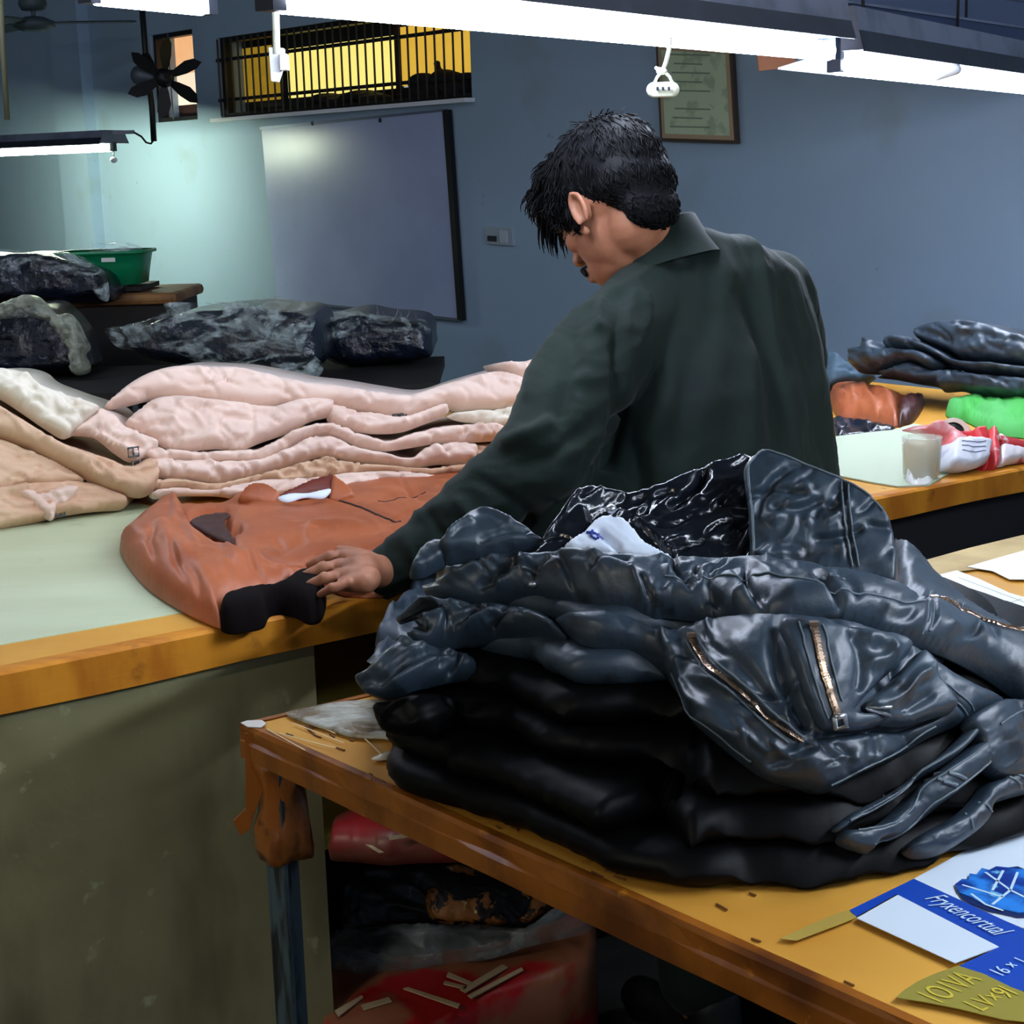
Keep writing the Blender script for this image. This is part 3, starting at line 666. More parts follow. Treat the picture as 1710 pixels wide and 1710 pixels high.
# front panel
front = a1((960,885),(1090,850),(1250,860),(1453,930))+b1((150,900),(400,880),(600,880),(860,900),(1070,960),(1200,1040),(1330,1120),(1450,1200),(1560,1260),(1600,1290),(1500,1310),(1400,1345),(1250,1410),(1100,1500),(900,1590),(740,1672),(610,1640),(470,1600),(330,1500),(200,1385),(100,1250),(0,1115),(-120,1030),(-280,990),(-400,960))
P_front = patch('front_panel', front, mound, leather, th=.024, r=22, step=4, parent=tj, dome=.2, af=(34, 35, 60, 60, 4.5, -.006, 8), wr=[(.005, 55, 35, 2.2, 4), (.002, 16, 50, 2, 9)],
  folds=[(b1((160,1010),(300,1150),(460,1290),(620,1450)), 5, -.006), (b1((-60,930),(80,1080),(210,1250),(330,1380)), 12, .008), (b1((520,980),(540,1150),(600,1300),(650,1420)), 10, -.014),
         (b1((650,1430),(900,1400),(1100,1390),(1280,1330)), 7, -.012), (b1((640,1500),(700,1560),(900,1540)), 22, .010), (b1((900,1590),(1150,1470),(1380,1340)), 5, -.005), (b1((1220,1170),(1300,1260),(1400,1340)), 4, -.005),
         (b1((230,1380),(330,1430),(420,1430)), 16, .009), (b1((330,1050),(440,1180),(560,1330)), 9, -.006), (b1((480,1560),(600,1500),(660,1460)), 8, -.006)])
zipper(P_front, b1((165,1000),(250,1090),(350,1190),(430,1260),(520,1360),(625,1450)), tj, .0042)
mb = MB()
for o_ in ((-26, 16), (26, -12)):
    strip(mb, P_front, b1(*[(x+o_[0], y+o_[1]) for x, y in ((175,1010),(350,1190),(430,1262),(520,1360),(600,1440))]), .0012, .0015)
strip(mb, P_front, b1((760,1650),(900,1570),(1100,1480),(1250,1390)), .0011, .001); strip(mb, P_front, b1((1240,1210),(1400,1330)), .0011, .001); strip(mb, P_front, b1((1265,1195),(1425,1315)), .0011, .001)
strip(mb, P_front, b1((60,1150),(180,1310),(300,1450),(420,1540)), .001, .001)
obj('stitching', mb, mat('thread_grey', (92, 104, 112), .6), tj)
# lapel flap with second zip
P_flap = patch('lapel', b1((545,985),(640,975),(760,985),(900,990),(1050,1010),(1110,1060),(1040,1120),(930,1200),(850,1280),(830,1330),(900,1340),(930,1385),(840,1410),(740,1405),(690,1390),(640,1290),(600,1160),(570,1060)), mound, leather, th=.012, r=9, step=4, lift=.026, parent=tj,
  wr=[(.003, 30, 60, 1.5, 21)], folds=[(b1((840,1060),(900,1040),(960,1060),(1010,1110)), 12, .010), (b1((840,1150),(930,1130),(1000,1090)), 9, .006), (b1((800,1010),(830,1130),(820,1270)), 7, -.009)])
zipper(P_flap, b1((662,1010),(678,1100),(700,1200),(728,1290),(755,1375)), tj, .0038)
mb = MB()
strip(mb, P_flap, b1((700,1015),(716,1110),(738,1210),(765,1300)), .001, .001); strip(mb, P_flap, b1((615,1010),(630,1100),(655,1200),(690,1310),(715,1370)), .001, .001)
obj('stitching', mb, MT['thread_grey'], tj)
P_tip = patch('cuff', b1((850,1305),(930,1235),(1010,1180),(1090,1120),(1150,1085),(1215,1145),(1222,1200),(1260,1250),(1300,1330),(1230,1372),(1080,1395),(940,1400),(900,1370)), mound, leather, th=.016, r=10, step=4, lift=.028, parent=tj,
  wr=[(.003, 30, 150, 2, 5)], folds=[(b1((900,1330),(1010,1270),(1100,1210),(1190,1200)), 8, .008), (b1((960,1350),(1080,1320),(1200,1290)), 8, -.006), (b1((860,1290),(1000,1180),(1130,1095)), 4, -.004)])
mb = MB(); q = [P_tip.on(*p, .002) for p in b1((790,1355),(905,1350),(915,1380),(800,1388))]
q = [P_flap.on(*p, .004) for p in b1((770,1345),(830,1345))]+[P_tip.on(*p, .003) for p in b1((915,1345),(925,1380))]
def loopbox(pxs, p, m, nm, r_=.0018, par=tj):
    P = [p.on(*x_, .004) for x_ in pxs]; return obj(nm, MB().tube(P+[P[0]], r_, 6), m, par, smooth=True)
loopbox(b1((775,1352),(910,1345),(922,1378),(790,1390)), P_tip, steel, 'zip_pull')
loopbox(b1((735,1365),(770,1362),(785,1400),(750,1405)), P_flap, steel, 'zip_slider', .003)
# collar / upper panel standing up behind
Bp = mound(np.array([1260.]), np.array([958.]))[0][0]
S_col = plane(Bp, (-.12, -.80, .55)); S_lin = plane(Bp+[0, .01, 0], (.05, -.62, .78))
P_lin = patch('lining', a1((800,600),(830,540),(900,430),(975,330),(1060,250),(1160,255),(1280,258),(1400,235),(1500,200),(1580,165),(1640,130))+b1((260,110),(380,90),(460,130),(480,400),(470,640),(300,650),(0,650))+a1((1300,640),(1000,610)), S_lin, liningm, th=.022, r=10, step=4, af=(34, -30, 30, 60, 4, -.005, 18), back=(0, .05, -.10), parent=tj,
  wr=[(.007, 30, -25, 2.6, 8), (.002, 12, 20, 1.5, 14)], folds=[(a1((1050,270),(1000,350),(940,430),(860,530)), 5, .008), (a1((1640,140),(1620,230),(1560,300),(1450,370)), 8, -.016), (a1((1290,420),(1400,520),(1500,610)), 5, .010), (a1((1060,400),(1200,330),(1400,300)), 16, -.012)])
P_col = patch('collar', b1((378,155),(420,110),(462,72),(560,95),(700,155),(850,215),(960,275),(1045,360),(1078,440),(1095,540),(1100,620),(1085,712),(1000,700),(830,668),(640,645),(430,625),(405,500),(400,360),(385,250)), S_col, leather, th=.018, r=7, step=4, af=(16, -35, 40, 70, 6, -.006, 18), lift=.014, back=(.01, .03, -.03), parent=tj,
  wr=[(.006, 60, -30, 2.0, 31), (.0015, 14, 10, 1.6, 12)], folds=[(b1((850,225),(860,400),(900,650)), 3, -.004), (b1((820,225),(832,400),(872,640)), 3, -.003), (b1((480,450),(600,330),(700,260)), 16, .008), (b1((430,600),(470,560),(500,540)), 6, .008), (b1((560,600),(700,560),(840,580)), 14, -.005)])
mb = MB()
strip(mb, P_col, b1((866,230),(876,400),(915,640)), .0011, .001); strip(mb, P_col, b1((836,222),(846,400),(885,640)), .0011, .001)
strip(mb, P_col, b1((395,170),(465,95),(560,115),(700,172),(850,235),(955,295),(1030,375)), .0011, .001)
strip(mb, P_col, b1((398,170),(400,260),(418,400),(425,600)), .0016, .001)
obj('stitching', mb, MT['thread_grey'], tj)
lb = patch('neck_label', a1((970,572),(1010,530),(1060,500),(1095,460),(1140,428),(1200,430),(1250,440),(1300,490),(1350,550),(1420,590),(1470,620),(1300,625),(1200,600),(1060,590)), S_lin, labelm, th=.008, r=6, step=4, lift=.024, parent=tj, wr=[(.002, 12, 40, 2, 3)], folds=[(a1((1120,500),(1190,560),(1230,600)), 5, -.012)])
mb = MB(); strip(mb, lb, a1((1070,520),(1110,525),(1150,540)), .0016, .001, 4); strip(mb, lb, a1((1100,510),(1095,540),(1120,555)), .0014, .001, 4); strip(mb, lb, a1((1130,515),(1125,550)), .0014, .001, 4)
obj('label_print', mb, bluem, lb.o)
obj('snap', MB().ell(P_lin.on(*a1((1185,415))[0], .012), (.006, .006, .005)), steel, tj, smooth=True)
# sleeve running across the top
slv = a1((235,745),(250,680),(330,610),(400,595),(520,592),(700,575),(860,570),(960,570),(1100,585),(1250,605),(1453,618))+b1((200,622),(430,625),(560,630),(700,655),(860,700),(1000,735),(1120,780),(1200,815),(1240,820),(1400,880),(1560,950),(1710,1010),(1850,1080),(1850,1330),(1710,1275),(1620,1210),(1500,1130),(1350,1050),(1200,990),(1080,960),(960,915),(800,880),(680,875),(560,890),(400,905),(330,880),(200,870),(0,850))+a1((1400,855),(1280,825),(1180,800),(1020,790),(930,780),(860,765),(700,790),(560,800),(400,805),(280,818))
P_slv = patch('sleeve', slv, mound, leather, th=.028, r=24, step=4, lift=.003, parent=tj, dome=.2, af=(44, 25, 50, 60, 4.5, -.007, 18), wr=[(.005, 40, 15, 2.5, 2), (.0015, 13, 30, 2, 7)],
  folds=[(a1((330,700),(420,640),(500,610)), 7, .010), (a1((400,740),(500,660),(620,610)), 7, -.010), (a1((480,750),(600,670),(720,620)), 6, .008), (a1((600,760),(720,680),(800,620)), 6, -.010), (a1((700,760),(800,690),(880,620)), 5, .010), (a1((860,740),(900,680),(960,620)), 7, -.010),
         (a1((960,640),(1100,660),(1250,730),(1400,790)), 10, .010), (b1((150,880),(250,830),(330,900)), 8, -.010), (b1((350,890),(400,860),(460,830)), 7, .012), (b1((560,760),(740,800),(900,830),(1180,880)), 3.5, -.005), (b1((0,680),(250,660),(560,660),(860,720)), 8, -.006), (b1((1195,815),(1190,980)), 3, -.006), (b1((1220,815),(1215,980)), 3, -.006), (b1((850,690),(1000,750),(1140,800)), 9, .006)])
mb = MB()
for pts in (((500,770),(740,812),(900,840),(1170,890)), ((1195,820),(1188,975)), ((1218,820),(1212,975)), ((0,760),(200,770),(500,772))): strip(mb, P_slv, b1(*pts), .0011, .001)
obj('stitching', mb, MT['thread_grey'], tj)
zipper(P_slv, b1((1240,828),(1330,890),(1450,950),(1560,1000),(1710,1030)), tj, .0028)
mb = MB()
for k in range(5): mb.box(P_slv.on(*b1((720+k*26, 775+k*3))[0], .001), (.003, .006, .002))
obj('pressed_marks', mb, MT['thread_grey'], tj)
obj('snap', MB().ell(P_slv.on(*a1((885,745))[0], .002), (.005, .004, .004)), steel, tj, smooth=True)
# folded sleeve ends at the upper left
S_e = plane(mound(np.array([820.]), np.array([935.]))[0][0], (0, -.6, .8))
e1_ = patch('sleeve_end', a1((375,600),(400,560),(455,500),(540,435),(640,440),(720,470),(790,500),(850,545),(900,585),(800,600),(650,620),(500,630),(420,640)), S_e, leather, th=.03, r=12, step=4, lift=.02, parent=tj, wr=[(.004, 18, -15, 2.5, 5)], folds=[(a1((420,590),(480,540),(560,510)), 5, .010), (a1((560,600),(700,560),(830,550)), 5, -.008), (a1((560,450),(660,470),(740,520)), 6, .006)])
e2_ = patch('sleeve_end', a1((245,690),(270,630),(310,575),(370,545),(420,560),(430,620),(380,660),(300,700)), S_e, leather, th=.02, r=9, step=4, lift=.018, parent=tj, wr=[(.003, 12, 60, 2.5, 6)])
# right sleeve going down behind
patch('sleeve', b1((1085,500),(1130,535),(1200,600),(1290,710),(1400,800),(1520,880),(1620,950),(1720,1000),(1600,990),(1450,930),(1280,840),(1180,800),(1100,730)), mound, leather, th=.02, r=10, step=5, lift=.006, parent=tj, wr=[(.004, 22, 40, 2, 8)])
# second jacket: fan of folds on the left, hems at the lower right
def pl(label, parts, cat='jacket', grp='near pile of black leather jackets', nm='leather_jacket', loc=None):
    r = thing(nm, label, cat, loc if loc is not None else (cen[0], cen[1], TZ+.1), grp); return r
S_e = plane(mound(np.array([820.]), np.array([930.]))[0][0], (0, -.65, .76))
j2 = pl('black leather jacket of the near pile with a pleated sleeve folded at its left end', 0)
patch('sleeve', a1((80,985),(105,930),(150,860),(215,775),(300,790),(420,800),(600,795),(760,810),(900,850),(980,900),(1000,950),(900,960),(700,960),(520,985),(330,1000),(200,1005)), mound, leather, th=.032, r=18, step=4, lift=.004, parent=j2, af=(20, -40, 25, 60, 4, -.009, 4), wr=[(.005, 20, -30, 2.5, 5), (.002, 8, 0, 1, 3)],
  folds=[(a1((130,960),(220,860),(300,800)), 6, .010), (a1((220,980),(320,880),(380,810)), 6, -.010), (a1((330,980),(430,890),(520,820)), 6, .011), (a1((430,970),(560,890),(680,830)), 5, -.010), (a1((520,960),(640,900),(740,860)), 5, .010), (a1((640,960),(760,890)), 5, -.008)])
j3 = pl('black leather jacket third from the top of the near pile, bulging furthest to the left', 0)
patch('sleeve', a1((58,1120),(62,1060),(90,1010),(160,1000),(300,1005),(420,1010),(560,1040),(560,1120),(420,1150),(260,1190),(140,1230),(70,1190)), mound, leather, th=.026, r=14, step=4, lift=.002, parent=j3, af=(12, -40, 25, 50, 4, -.008, 4), wr=[(.004, 16, -35, 2.5, 6)],
  folds=[(a1((90,1180),(170,1090),(260,1030)), 5, .010), (a1((150,1200),(260,1090),(390,1020)), 5, -.006), (a1((200,1200),(300,1110),(400,1060)), 5, .006)])
j4 = pl('black leather jacket low in the near pile, its end over the glossy sheet', 0)
patch('sleeve', a1((120,1240),(240,1230),(400,1230),(440,1300),(380,1390),(240,1395),(160,1385),(125,1330)), mound, leather_shade, th=.02, r=12, step=4, lift=.002, parent=j4, wr=[(.004, 14, 60, 2, 6)], folds=[(a1((180,1330),(220,1270),(280,1240)), 4, .009)])
# hem bands, lower right
hb = [('black leather jacket whose thin hem edge shows under the top one', c5((575,640),(640,570),(720,520),(900,425),(1100,295),(1230,170),(1320,92),(1365,118),(1300,190),(1180,290),(1000,410),(820,510),(690,590),(610,650)), .014, .012),
      ('black leather jacket with a wide hem band and belt loops, lower right', c5((600,700),(635,640),(720,630),(820,605),(950,495),(1100,375),(1200,285),(1370,158),(1445,215),(1420,290),(1240,440),(1060,600),(920,690),(820,705),(790,740),(760,770),(660,740)), .020, .008),
      ('black leather jacket with creased hem near the right end of the pile bottom', c5((970,760),(1020,700),(1130,630),(1250,560),(1340,480),(1420,385),(1550,330),(1700,270),(1750,400),(1560,460),(1460,500),(1410,600),(1300,705),(1160,785),(1040,800)), .020, .004),
      ('black leather jacket with pale zips at the right edge of the near pile', b1((1380,1370),(1450,1310),(1600,1270),(1750,1290),(1800,1450),(1800,1620),(1650,1640),(1500,1600),(1440,1520),(1430,1440)), .02, .010)]
for i, (lab, out, th_, lf) in enumerate(hb):
    r = pl(lab, 0); p = patch('hem_band' if i < 3 else 'front_panel', out, mound, leather, th=th_, r=9, step=4, lift=lf, parent=r, wr=[(.003, 18, -35, 3, 40+i), (.001, 7, 0, 1, 3)])
    mb = MB()
    if i == 0: strip(mb, p, c5((640,600),(900,455),(1120,310),(1320,120)), .0014, .001)
    if i == 1:
        strip(mb, p, c5((680,650),(860,620),(1000,500),(1200,320),(1380,190)), .001, .001); strip(mb, p, c5((760,740),(960,650),(1200,440),(1400,280)), .001, .001)
        for q in (((1105,370),(1200,420)), ((1140,340),(1235,390))): strip(mb, p, c5(*q), .0022, .001)
        for q in (((1150,400),(1180,415)), ): strip(mb, p, c5(*q), .0018, .002)
    if i == 2:
        for q in (((1490,340),(1580,440)), ((1520,330),(1610,430)), ((1270,560),(1290,660)), ((1340,500),(1400,560))): strip(mb, p, c5(*q), .0014, .001)
    if i == 3:
        obj('zipper_teeth', strip(MB(), p, b1((1635,1310),(1660,1380),(1700,1450)), .003, .002), brass, r); obj('zipper_teeth', strip(MB(), p, b1((1640,1480),(1670,1540),(1700,1610)), .003, .002), brass, r)
        strip(mb, p, b1((1500,1400),(1620,1340)), .001, .001)
    obj('stitching', mb, MT['thread_grey'], r)
# ================================================================= beige jackets on the long table
beige = mat('beige_cotton', (226, 200, 184), .8, bump=[(120, .2, .0015), (22, .3, .004)], var=[(5, (214, 184, 168), .45, .65)], sheen=.2)
beige_l = mat('pale_beige_cotton', (222, 214, 196), .8, bump=[(120, .2, .0015), (22, .3, .004)], var=[(5, (208, 196, 178), .45, .65)])
beige_t = mat('tan_beige_cotton', (206, 172, 142), .8, bump=[(120, .2, .0015), (22, .3, .004)], var=[(5, (190, 150, 120), .45, .65)])
nickel = mat('dull_nickel', (96, 104, 108), .4, .8)
SB = vplane((235, 852), (800, 806), TZ, .50); gB = 'main pile of beige jackets on the long table'
bk = tb*.42+te*.0
def bj(label, pcs, grp, surf, loc, nm='beige_jacket'):
    r = thing(nm, label, 'jacket', loc, grp); out = []
    for pc in pcs: out.append(patch(pc[0], pc[1], surf, pc[2], th=pc[3], lift=pc[4], r=pc[5], back=pc[6], step=4, parent=r, wr=[(a*1.5, b, c, d, e) for a, b, c, d, e in pc[7]], folds=pc[8] if len(pc) > 8 else (), dome=.2, af=(max(3, int(len(pc[1])*1.4)), 12, 45, 46, 2.4, -.008, len(pc[1])*7)))
    return r, out
W1 = [(.006, 34, 8, 2.4, 3), (.003, 14, 20, 2, 8)]
loc = Pz(520, 830, TZ)
bj('topmost beige jacket of the main pile, smooth crest rising under the whiteboard', [
 ('back', g6((-20,560),(40,500),(110,450),(190,415),(280,398),(400,400),(520,408),(640,430),(760,455),(890,470),(1040,495),(1180,510),(1300,475),(1440,435),(1540,418),(1640,445),(1680,520),(1590,565),(1400,570),(1330,560),(1180,600),(1040,580),(890,560),(730,545),(600,560),(450,540),(330,525),(190,520),(80,545)), beige, .05, 0, 16, np.array([.02, .14, 0]), [(.005, 60, 5, 2.5, 3), (.002, 16, 20, 2, 8)],
   [(g6((190,430),(250,480)), 4, -.006), (g6((400,420),(380,480)), 4, -.003), (g6((1180,590),(1190,510)), 5, -.006), (g6((1000,560),(1150,575),(1260,520),(1400,480),(1560,450)), 4, -.005), (g6((1540,440),(1600,470)), 4, -.008)])], gB, SB, loc)
bj('beige jacket with a curled pocket flap, second in the main pile', [
 ('body', g6((60,650),(110,590),(170,545),(260,530),(380,540),(520,555),(640,570),(760,540),(885,545),(870,600),(800,620),(700,670),(600,705),(520,735),(420,730),(300,740),(220,725),(160,690)), beige, .045, .022, 14, np.array([.03, .28, 0]), [(.008, 30, 15, 2, 5), (.003, 12, 60, 2, 6)],
   [(g6((430,690),(440,650),(490,630),(550,640)), 3.5, -.010), (g6((430,690),(480,720),(550,700),(565,660)), 3.5, -.010), (g6((200,600),(260,620),(240,680),(200,700)), 6, .010), (g6((100,570),(190,600)), 4, -.012), (g6((60,655),(150,665),(220,650)), 4, -.01), (g6((560,560),(570,700)), 3, -.007), (g6((740,620),(810,590),(880,550)), 4, -.010), (g6((260,590),(330,560),(420,600)), 5, .008)])], gB, SB, loc)
r_, o_ = bj('beige jacket with a dull metal snap tab, at the right of the main pile', [
 ('hem', g6((870,560),(960,575),(1060,590),(1150,605),(1240,580),(1330,550),(1335,590),(1240,630),(1150,660),(1040,665),(950,650),(870,620)), beige, .035, .016, 10, np.array([.03, .22, 0]), [(.006, 22, 5, 2.5, 15), (.002, 9, 20, 2, 8)], [(g6((890,590),(1000,600),(1100,640)), 4, -.008), (g6((900,620),(1020,640)), 4, .006)]),
 ('sleeve', g6((1340,590),(1420,575),(1520,570),(1600,560),(1620,610),(1540,630),(1450,620),(1380,610)), beige_l, .03, .010, 9, np.array([.03, .22, 0]), [(.006, 16, -10, 2.5, 5)], [(g6((1440,630),(1500,600),(1560,580)), 4, -.010)])], gB, SB, loc)
def buckle(P, w, h, nm='buckle'):
    q = [P+te*a*w/2+np.array([0, 0, b*h/2]) for a, b in ((-1, -1), (1, -1), (1, 1), (-1, 1))]
    return obj(nm, MB().tube(q+[q[0], q[1]], .0022, 6).tube([(q[0]+q[1])/2, (q[2]+q[3])/2], .0018, 6), nickel, r_, smooth=True)
buckle(o_[0].on(*g6((1135,588))[0], .005), .016, .014); buckle(o_[0].on(*g6((1163,590))[0], .006), .014, .018)
bj('beige jacket folded in a long roll, third in the main pile', [
 ('body', g6((120,765),(170,735),(300,745),(450,745),(590,735),(700,680),(800,645),(870,635),(930,650),(990,680),(1090,705),(1180,680),(1290,655),(1440,640),(1540,640),(1560,690),(1440,705),(1300,710),(1200,725),(1090,740),(1000,730),(930,700),(850,680),(760,705),(680,745),(590,785),(450,790),(300,785),(180,790)), beige, .035, .026, 9, np.array([.03, .28, 0]), [(.006, 20, -5, 2.5, 25), (.003, 9, 20, 2, 8)],
   [(g6((800,650),(880,650),(960,690)), 3, -.006), (g6((1090,705),(1130,690),(1100,735)), 3, -.006), (g6((590,740),(585,780)), 2.5, -.006), (g6((700,690),(820,650)), 4, .005)])], gB, SB, loc)
bj('beige jacket with bunched cuffs, fourth in the main pile', [
 ('body', g6((160,800),(200,775),(300,785),(420,780),(560,785),(680,745),(780,695),(850,685),(920,705),(980,735),(1060,750),(1180,775),(1230,740),(1300,715),(1410,712),(1455,730),(1420,790),(1300,790),(1200,805),(1080,795),(960,780),(850,760),(740,790),(650,815),(560,840),(430,865),(300,850),(190,840)), beige, .04, .022, 9, np.array([.03, .28, 0]), [(.009, 20, 10, 1.8, 35), (.003, 9, 20, 2, 8)],
   [(g6((400,850),(430,790)), 3, -.010), (g6((240,840),(270,790)), 3, -.006), (g6((1200,725),(1240,790)), 3, -.008), (g6((880,740),(960,730)), 4, -.008), (g6((1130,730),(1200,760)), 5, -.008)])], gB, SB, loc)
bj('beige jacket second from the bottom of the main pile', [
 ('body', g6((170,860),(250,850),(400,870),(520,850),(650,820),(760,785),(850,770),(960,785),(1100,800),(1250,810),(1405,795),(1410,830),(1300,845),(1150,830),(980,830),(820,850),(700,875),(600,860),(500,890),(400,900),(280,890),(180,890)), beige_t, .035, .018, 8, np.array([.03, .28, 0]), [(.006, 18, 5, 2.2, 45), (.003, 9, 20, 2, 8)], [(g6((600,800),(600,860)), 2.5, -.006)])], gB, SB, loc)
bj('bottom beige jacket of the main pile, lying on the pale green mat', [
 ('body', g6((170,900),(280,885),(400,895),(520,870),(640,850),(800,845),(960,825),(1150,820),(1300,835),(1400,840),(1350,885),(1000,900),(700,920),(540,930),(430,915),(280,915),(180,925)), beige, .03, .020, 8, np.array([.03, .28, 0]), [(.005, 18, 5, 2.2, 55)])], gB, SB, loc)
bj('beige jacket corner standing up at the right end of the main pile', [
 ('collar', g6((1550,392),(1620,388),(1720,392),(1720,470),(1640,465),(1590,430)), beige, .02, .03, 8, tb*.06, [(.002, 16, 5, 2, 5)])], gB, SB, loc)
bj('dark shaded beige jacket at the back right of the main pile', [
 ('body', g6((1440,700),(1520,690),(1600,640),(1700,620),(1700,760),(1560,760),(1440,750)), beige_t, .02, 0, 8, np.array([.03, .22, 0]), [(.004, 16, 5, 2, 5)])], gB, SB, loc)
# left pile
SL = vplane((-60, 890), (250, 850), TZ, .45); gL = 'left pile of beige jackets on the long table'; locL = Pz(80, 860, TZ); bL = np.array([.0, .22, 0])
r_, o_ = bj('pale jacket with a snapped waist tab lying topmost on the left pile', [
 ('sleeve', g7((-140,150),(-60,135),(20,140),(80,160),(130,200),(250,245),(372,290),(330,340),(270,390),(230,410),(160,370),(80,315),(0,262),(-80,220),(-140,210)), beige_l, .045, .050, 12, bL, [(.003, 30, 30, 2, 3)], [(g7((0,265),(80,318),(160,372)), 4, -.004)]),
 ('body', g7((260,385),(340,320),(375,290),(430,310),(480,360),(540,390),(620,430),(560,480),(510,500),(440,460),(360,400)), beige, .04, .042, 10, bL, [(.006, 20, 25, 2, 4)], [(g7((370,400),(470,390)), 4, -.006), (g7((400,400),(500,450),(600,440)), 4, -.008)])], gL, SL, locL)
buckle(o_[1].on(*g7((500,480))[0], .004), .022, .018); buckle(o_[1].on(*g7((528,498))[0], .004), .016, .022)
bj('beige jacket whose long sleeve slants down across the left pile', [
 ('sleeve', g7((-140,240),(-60,260),(0,290),(100,350),(200,415),(300,450),(400,480),(500,515),(560,490),(605,490),(624,540),(610,600),(560,635),(480,625),(380,590),(280,530),(180,480),(80,430),(0,400),(-140,360)), beige_t, .05, .032, 14, bL, [(.005, 26, 35, 2.5, 6), (.002, 10, 30, 2, 3)], [(g7((300,470),(320,510)), 4, -.005), (g7((60,350),(200,440),(340,510),(480,580)), 5, .004)])], gL, SL, locL)
bj('tan jacket folded flat in the middle of the left pile', [
 ('body', g7((-140,380),(0,400),(100,440),(200,480),(290,530),(330,570),(230,585),(100,590),(-140,600)), beige_t, .035, .018, 12, bL, [(.007, 22, 10, 2.5, 7)], [(g7((0,490),(150,490),(280,550)), 4, -.008), (g7((0,440),(100,470)), 4, -.006)])], gL, SL, locL)
r_, o_ = bj('lowest tan jacket of the left pile, its buckled cuff on the green mat', [
 ('body', g7((-140,590),(0,585),(150,565),(330,565),(440,600),(500,630),(490,670),(380,680),(300,690),(200,710),(80,735),(-140,760)), beige_t, .04, .012, 10, bL, [(.007, 20, 5, 2.5, 8)], [(g7((0,640),(200,640),(420,640)), 4, -.009), (g7((0,690),(200,680)), 4, -.006)]),
 ('cuff', g7((50,615),(150,600),(290,588),(300,620),(250,670),(215,695),(190,728),(140,690),(90,650)), beige, .03, .03, 9, bL*.3, [(.003, 20, 30, 2, 8)])], gL, SL, locL)
for q in ((235, 690), (285, 680)): buckle(o_[1].on(*g7(q)[0], .004), .018, .026)
# ================================================================= brown jacket being folded
brown = mat('cognac_leather', (168, 92, 54), .45, bump=[(80, .2, .0015), (16, .3, .004)], var=[(6, (150, 78, 44), .4, .6), (20, (180, 106, 70), .62, .75)], spec=.4)
cuff_shade_m = mat('cuff_shade', (8, 3, 3), .9, spec=.1)  # near-black colour paints the shade inside the cuff's hollow
fz = flat(TZ+.0016)
bjk = thing('brown_jacket', 'cognac brown leather jacket spread on the long table under the man’s hand', 'jacket', Pz(520, 930, TZ))
PB = patch('body', br((300,235),(380,210),(450,215),(570,195),(610,160),(680,110),(740,130),(800,180),(900,200),(1000,180),(1080,110),(1150,105),(1300,85),(1450,62),(1560,52),(1700,62),(1900,80),(1950,250),(1700,420),(1500,560),(1300,620),(1150,620),(1050,590),(930,545),(820,535),(700,500),(600,455),(520,400),(420,350),(340,300)), fz, brown, th=.030, r=16, step=4, dome=.2, af=(26, 10, 50, 60, 3.5, -.005, 8), parent=bjk, wr=[(.005, 45, 10, 2, 4), (.002, 16, -20, 2, 9)],
  folds=[(br((400,335),(470,295),(590,290)), 9, -.030), (br((420,350),(520,330),(600,330)), 8, -.03), (br((480,380),(560,375),(650,355)), 7, -.026), (br((450,370),(540,410),(600,440)), 9, -.03), (br((440,330),(520,310),(600,310)), 4, .008), (br((1010,200),(1100,230),(1200,265),(1300,310),(1400,340)), 3, -.006), (br((1290,245),(1400,210),(1520,190)), 4, -.007), (br((780,330),(950,360),(1100,350),(1250,370)), 7, .006), (br((700,420),(860,450),(960,420)), 8, -.006), (br((600,300),(800,290),(1000,320)), 12, .006), (br((500,250),(560,230),(700,250)), 5, -.006), (br((850,500),(830,440),(790,410)), 5, -.005)])
PS = patch('sleeve', br((58,405),(90,360),(160,295),(250,225),(320,200),(360,230),(380,290),(400,340),(480,400),(600,455),(720,505),(820,540),(930,552),(1010,575),(1000,600),(900,590),(830,640),(700,665),(600,690),(545,740),(540,780),(470,755),(380,712),(280,655),(190,590),(110,500)), fz, brown, th=.055, r=36, step=4, lift=.003, dome=.15, af=(16, 55, 40, 60, 5, -.007, 5), parent=bjk, wr=[(.005, 40, 50, 2, 14), (.002, 14, 20, 2, 9)],
  folds=[(br((330,260),(350,330),(400,380)), 7, .012), (br((380,300),(450,400),(520,470)), 10, -.008), (br((480,440),(560,520),(600,600)), 9, -.014), (br((560,480),(600,590),(700,590)), 8, .012), (br((250,400),(300,500),(420,600)), 14, .008), (br((700,600),(820,580),(900,570)), 6, -.006)])
patch('cuff_opening_shade', br((535,760),(548,715),(620,682),(720,662),(830,640),(900,592),(980,572),(1030,600),(1040,660),(1015,735),(960,752),(900,722),(830,705),(770,715),(740,768),(660,788),(590,797),(545,785)), fz, cuff_shade_m, th=.045, r=12, step=4, parent=bjk, wr=[(.003, 14, 30, 2, 3)], lift=.0)
patch('armhole_shade', br((390,340),(440,306),(520,290),(592,294),(560,322),(566,350),(590,390),(606,430),(600,452),(540,420),(455,378)), fz, mat('maroon_shade', (48, 16, 12), .6), th=.006, r=5, step=3, lift=.026, parent=bjk, wr=[(.002, 10, 10, 2, 3)])  # dark crescent paints the shade in the hollow between sleeve and body
PCo = patch('collar', br((820,150),(900,110),(980,75),(1078,55),(1082,100),(1070,140),(960,160),(880,175)), plane(Pz(*br((900,180))[0], TZ+.02), (0, -.6, .8)), mat('cognac_inner', (104, 40, 26), .5), th=.012, r=6, step=4, parent=bjk, lift=.006, back=(0, .03, -.02))
